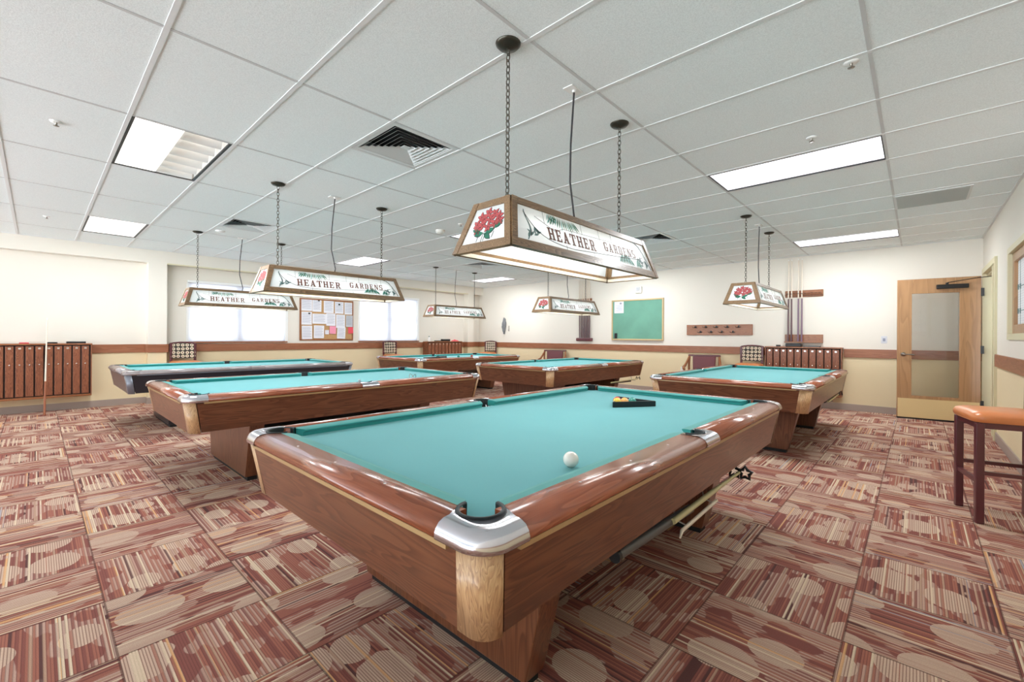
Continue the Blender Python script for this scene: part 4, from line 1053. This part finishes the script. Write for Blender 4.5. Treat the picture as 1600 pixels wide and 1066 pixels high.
# ------------------------------------------------------------------ wall things
bd = thing('chalkboard', 'green chalkboard in a tan frame on the right-hand far wall', 'chalkboard', (XW, 4.66, 1.59))
MB().box((-0.016, -0.60, -0.44), (-0.002, 0.60, 0.44)).build('writing_surface', M['chalk'], bd)
f = MB(); f.T = Matrix.Rotation(-PI / 2, 4, 'Z'); rectframe(f, -0.63, 0.63, -0.465, 0.465, 0.032, -0.028, 0); f.T = Matrix.Identity(4)
f.box((-0.05, -0.6, -0.465), (0, 0.6, -0.445)); f.build('frame', M['tan'], bd, bevel=0.003)
nt = MB().box((-0.003, -0.12, -0.135), (-0.001, 0.12, 0.135)).build('paper_notice', M['paper'], loc=(XW - 0.0175, 5.10, 1.885)); tag(nt, 'white sheet taped to the top left of the chalkboard', 'paper')
for k in range(9): 
    pass
pr_ = MB()
for k in range(8): pr_.box((-0.0036, -0.09, 0.04 - k * 0.018), (-0.003, 0.08 - (k % 3) * 0.02, 0.044 - k * 0.018))
pr_.box((-0.0036, -0.07, 0.07), (-0.003, -0.02, 0.11)); pr_.build('print', M['print'], nt)
simple('board_eraser', 'black felt eraser stuck at the lower left of the chalkboard', 'eraser', M['blackplastic'], (-0.03, -0.03, -0.06), (0, 0.03, 0.06), (XW - 0.016, 5.17, 1.225), 0, 0.008)
al = thing('alarm_strobe', 'small beige alarm box on the wall above the chalkboard', 'alarm', (XW, 4.61, 2.26))
MB().box((-0.045, -0.075, -0.075), (0, 0.075, 0.075)).build('housing', M['offwhite'], al, bevel=0.012)
MB().box((-0.06, -0.04, -0.02), (-0.045, 0.04, 0.055)).build('strobe_lens', M['paper2'], al, bevel=0.005)
cr = thing('coat_rack', 'long wooden board with black coat hooks on the chalkboard wall', 'coat rack', (XW, 2.91, 1.352))
MB().box((-0.02, -0.62, -0.105), (0, 0.62, 0.105)).build('board', M['oakY'], cr, bevel=0.004)
for k in range(9):
    y = 0.44 - (k if k < 5 else k - 5 + 0.5) * 0.205; z = 0.055 if k < 5 else -0.045
    h = MB()
    for s_ in (-1, 0, 1): h.tube([(-0.02, y, z), (-0.045, y + s_ * 0.02, z - 0.012), (-0.065, y + s_ * 0.042, z - 0.004), (-0.066, y + s_ * 0.045, z + 0.012)], 0.0048, 6)
    h.box((-0.026, y - 0.014, z - 0.014), (-0.02, y + 0.014, z + 0.028)); h.build('hook', M['blackplastic'], cr)
sw = thing('light_switch', 'small grey wall switch left of the open door', 'switch', (XW, 0.388, 1.18))
MB().box((-0.006, -0.038, -0.058), (0, 0.038, 0.058)).build('plate', M['silver'], sw, bevel=0.002)
MB().box((-0.012, -0.016, -0.024), (-0.006, 0.016, 0.024)).build('rocker', M['print'], sw, bevel=0.002)
ot = thing('wall_outlet', 'white power outlet low on the wall left of the arm chair', 'outlet', (XW, 3.62, 0.52))
MB().box((-0.006, -0.036, -0.058), (0, 0.036, 0.058)).build('plate', M['white'], ot, bevel=0.002)
MB().box((-0.009, -0.016, -0.04), (-0.006, 0.016, -0.01)).box((-0.009, -0.016, 0.01), (-0.006, 0.016, 0.04)).build('socket', M['offwhite'], ot)
# hanging grey cloth on a hook
hc = thing('hanging_cloth', 'grey cloth bundle hanging on the wall near the far corner', 'cloth', (XW, 8.79, 1.50))
cl = MB(); rows = []
for k in range(12):
    f = k / 11; z = 0.22 - 0.46 * f; wd = 0.025 + 0.055 * math.sin(PI * min(1, f * 1.2)) + 0.01 * math.sin(k * 2.3)
    rows.append([(-0.03 - 0.02 * math.sin(a * 2.2 + k * 0.5) + 0.022 * math.cos(a), wd * math.sin(a), z) for a in [2 * PI * q / 14 for q in range(14)]])
cl.grid(rows, closed=True); cl.add(rows[0], [tuple(range(14))]); cl.add(rows[-1], [tuple(range(14))])
cl.build('folds', M['cloth'], hc)
MB().tube([(0, 0, 0.24), (-0.05, 0, 0.23), (-0.055, 0, 0.25)], 0.005, 6).build('hook', M['nickel'], hc)
hh = thing('wall_key_hook', 'small metal key hook on the wall right of the hanging cloth', 'hook', (XW, 8.62, 1.42))
MB().box((-0.006, -0.012, -0.08), (0, 0.012, 0.08)).tube([(-0.006, 0, -0.04), (-0.03, 0, -0.06), (-0.035, 0, -0.03)], 0.004, 6).build('plate', M['nickel'], hh)

# notice board
nb = thing('notice_board', 'cork notice board full of papers between the two windows', 'notice board', (4.50, YR, 1.545))
MB().box((-0.59, -0.014, -0.44), (0.59, 0, 0.44)).build('cork', M['cork'], nb)
f = MB(); rectframe(f, -0.615, 0.615, -0.465, 0.465, 0.03, -0.024, 0); f.build('frame', M['oakX'], nb, bevel=0.003)
PX = 1.23 / 535.0   # metres per crop pixel
def nb_paper(x0, y0, x1, y1, mat, lb, rot=0.0, img=None):
    cx = -0.615 + ((x0 + x1) / 2 - 100) * PX; cz = 0.465 - ((y0 + y1) / 2 - 190) * PX * 0.97; w = (x1 - x0) * PX; h = (y1 - y0) * PX * 0.97
    nb_paper.k += 1; yo = -0.0155 - 0.0012 * nb_paper.k
    o = bpy.data.objects.new('paper_notice', None)
    mb = MB().box((-w / 2, 0, -h / 2), (w / 2, 0.0008, h / 2)); o = mb.build('paper_notice', M[mat], loc=(4.50 + cx, YR + yo, 1.545 + cz)); o.rotation_euler = (0, rot, 0)
    tag(o, lb, 'paper', 'papers pinned to the notice board')
    if mat in ('paper', 'paper2'):
        p = MB(); nl = max(3, int(h / 0.022))
        for q in range(nl): p.box((-w * 0.4, -0.0006, h * 0.40 - q * h * 0.8 / nl), (w * (0.4 - 0.1 * (q % 3 == 1)), -0.0001, h * 0.40 - q * h * 0.8 / nl + 0.0045))
        p.build('print', M['print'], o)
        if img: MB().box((img[0] * w - 0.022, -0.0010, img[1] * h - 0.018), (img[0] * w + 0.022, -0.0007, img[1] * h + 0.018)).build('picture', M['ink'], o)
nb_paper.k = 0
nb_paper(112, 190, 215, 315, 'paper', 'white notice in the top row of the cork board, leftmost')
nb_paper(218, 190, 305, 320, 'paper', 'top-row notice with dark pictures at its head, second from left', 0.01, (0.2, 0.38))
nb_paper(328, 205, 428, 328, 'paper', 'plain text notice in the middle of the cork board top row')
nb_paper(440, 208, 530, 330, 'paper', 'top-row notice with a small dark picture, fourth from left', 0, (0.0, 0.28))
nb_paper(540, 210, 630, 335, 'paper', 'top-row notice at the right end of the cork board')
nb_paper(115, 325, 212, 452, 'paper', 'second-row notice with small picture at the left edge', 0, (0.25, 0.38))
nb_paper(218, 340, 355, 440, 'paper', 'wide notice in the second row of the cork board')
nb_paper(352, 332, 445, 458, 'paper', 'tall notice right of the wide one in the second row')
nb_paper(452, 340, 545, 478, 'paper', 'long white notice with a heading in the second row')
nb_paper(555, 345, 628, 465, 'paper2', 'grey notice at the right end of the second row')
nb_paper(118, 462, 215, 595, 'paper', 'white notice at the lower left corner of the cork board', -0.02)
nb_paper(230, 458, 330, 585, 'paper', 'notice with a heading line in the bottom row', 0.01)
nb_paper(340, 502, 378, 545, 'paper', 'tiny white slip left of the pink note')
nb_paper(385, 462, 450, 540, 'pink', 'pink note in the bottom row', 0.03)
nb_paper(462, 470, 548, 590, 'paper', 'tilted white notice hanging lowest, right of the pink note', 0.04)
nb_paper(578, 468, 632, 535, 'red', 'small red note at the right edge', -0.05)

# ------------------------------------------------------------------ bar stools
def stool(label, loc, rz):
    t = thing('bar_stool', label, 'bar stool', loc, rz, 'burgundy bar stools with orange seats')
    w, d = 0.175, 0.17
    # front +y
    for sx in (1, -1):
        MB().beam((sx * w, d, 0), (sx * w, d, 0.655), 0.042, 0.042, (0, 1, 0)).build('leg', M['burgundy'], t, bevel=0.005)
        lg = MB(); lg.beam((sx * w, -d, 0), (sx * w, -d, 0.66), 0.040, 0.040, (0, 1, 0)); lg.build('leg', M['burgundy'], t, bevel=0.005)
        MB().beam((sx * w, -d, 0.64), (sx * (w + 0.004), -d - 0.006, 1.035), 0.040, 0.030, (0, 1, 0)).build('back_post', M['burgundy'], t, bevel=0.005)
        MB().beam((sx * w, -d, 0.33), (sx * w, d, 0.33), 0.024, 0.024).build('stretcher', M['burgundy'], t)
    MB().beam((-w, d, 0.27), (w, d, 0.27), 0.026, 0.024).build('footrest', M['burgundy'], t)
    MB().beam((-w, -d, 0.38), (w, -d, 0.38), 0.024, 0.024).build('stretcher', M['burgundy'], t)
    ap = MB(); ap.beam((-w, d, 0.64), (w, d, 0.64), 0.03, 0.04).beam((-w, -d, 0.64), (w, -d, 0.64), 0.03, 0.04).beam((-w, -d, 0.64), (-w, d, 0.64), 0.03, 0.04).beam((w, -d, 0.64), (w, d, 0.64), 0.03, 0.04)
    ap.build('seat_frame', M['burgundy'], t)
    # cushion
    hw, hd, n = 0.215, 0.20, 12
    def outline(s_):
        pts = []
        for k in range(32):
            a = 2 * PI * k / 32; c_, s2 = math.cos(a), math.sin(a); e = 0.28
            pts.append((hw * s_ * math.copysign(abs(c_) ** e, c_), 0.01 + hd * s_ * math.copysign(abs(s2) ** e, s2)))
        return pts
    rows = [[(x, y, z) for x, y in outline(s_)] for s_, z in ((0.96, 0.660), (1.0, 0.675), (1.0, 0.695), (0.95, 0.715), (0.8, 0.728), (0.4, 0.734), (0.05, 0.735))]
    mb = MB(); mb.grid(rows, closed=True); mb.add(rows[0], [tuple(range(31, -1, -1))]); mb.add(rows[-1], [tuple(range(32))]); mb.build('seat', M['orange'], t)
    bk = MB(); F_, B_ = [], []
    for k in range(9):
        x = -0.178 + 0.356 * k / 8; cz = 0.02 * (1 - (x / 0.18) ** 2); cy_ = -d - 0.028 * (1 - (x / 0.18) ** 2)
        F_.append([(x, cy_ + 0.018, 0.765), (x, cy_ + 0.012, 0.90), (x * 1.04, cy_ + 0.0, 1.015 + cz)]); B_.append([(x, cy_ - 0.016, 0.765), (x, cy_ - 0.02, 0.90), (x * 1.04, cy_ - 0.028, 1.015 + cz)])
    bk.grid([[*f_, *b_[::-1]] for f_, b_ in zip(F_, B_)], closed=True, smooth=False)
    bk.add(F_[0] + B_[0][::-1], [tuple(range(6))]); bk.add(F_[-1] + B_[-1][::-1], [tuple(range(5, -1, -1))])
    bk.build('backrest', M['pattern'], t)
    tr = MB(); tr.tube([(-0.188 + 0.376 * k / 8, -d - 0.018 - 0.026 * (1 - ((k - 4) / 4) ** 2), 1.03 + 0.022 * (1 - ((k - 4) / 4) ** 2)) for k in range(9)], 0.014, 8); tr.build('top_rail', M['burgundy'], t)
    return t
s0 = stool('burgundy bar stool with orange seat at the right edge, nearest the camera', (4.382, -0.429, 0), math.radians(12.6))
dup(s0, (1.80, 9.55, 0), PI, 'bar stool with patterned back below the left window')
dup(s0, (6.02, 9.55, 0), PI, 'bar stool with patterned back below the right window')
dup(s0, (8.92, 9.20, 0), PI / 2 + 0.25, 'bar stool with patterned back in the far corner')
dup(s0, (8.90, 2.27, 0), PI / 2, 'bar stool with patterned back left of the right lockers')

# ------------------------------------------------------------------ arm chairs
def armchair(label, loc, rz):
    t = thing('arm_chair', label, 'arm chair', loc, rz, 'wooden arm chairs with burgundy vinyl')
    for sx in (1, -1):
        MB().tube([(sx * 0.28, 0.25, 0), (sx * 0.28, 0.25, 0.42), (sx * 0.28, 0.22, 0.60)], [0.018, 0.022, 0.02], 8).build('leg', M['oakZ'], t)
        MB().tube([(sx * 0.28, -0.30, 0), (sx * 0.28, -0.24, 0.42), (sx * 0.28, -0.24, 0.66), (sx * 0.275, -0.27, 0.835)], [0.018, 0.022, 0.022, 0.02], 8).build('leg', M['oakZ'], t)
        MB().tube([(sx * 0.28, -0.25, 0.81), (sx * 0.305, -0.17, 0.71), (sx * 0.32, -0.06, 0.64), (sx * 0.315, 0.14, 0.615), (sx * 0.29, 0.25, 0.59)], [0.016, 0.022, 0.026, 0.026, 0.018], 8).build('armrest', M['oakY'], t)
    MB().box((-0.30, -0.30, 0.815), (0.30, -0.25, 0.852)).build('top_rail', M['burgundy'], t, bevel=0.012)
    MB().hexa([(-0.20, -0.26, 0.46), (0.20, -0.26, 0.46), (0.20, -0.20, 0.46), (-0.20, -0.20, 0.46)], [(-0.215, -0.30, 0.822), (0.215, -0.30, 0.822), (0.215, -0.245, 0.822), (-0.215, -0.245, 0.822)]).build('backrest', M['burgvinyl'], t, bevel=0.015)
    MB().box((-0.26, -0.24, 0.40), (0.26, 0.27, 0.48)).build('seat', M['burgvinyl'], t, bevel=0.03, seg=3)
    MB().box((-0.27, -0.25, 0.35), (0.27, 0.25, 0.40)).build('seat_frame', M['oakX'], t)
    return t
ac = armchair('wooden arm chair with burgundy back below the coat rack', (8.80, 3.08, 0), PI / 2 + 0.18)
dup(ac, (8.80, 6.75, 0), PI / 2 + 0.35, 'wooden arm chair with burgundy back below the far cue rack')
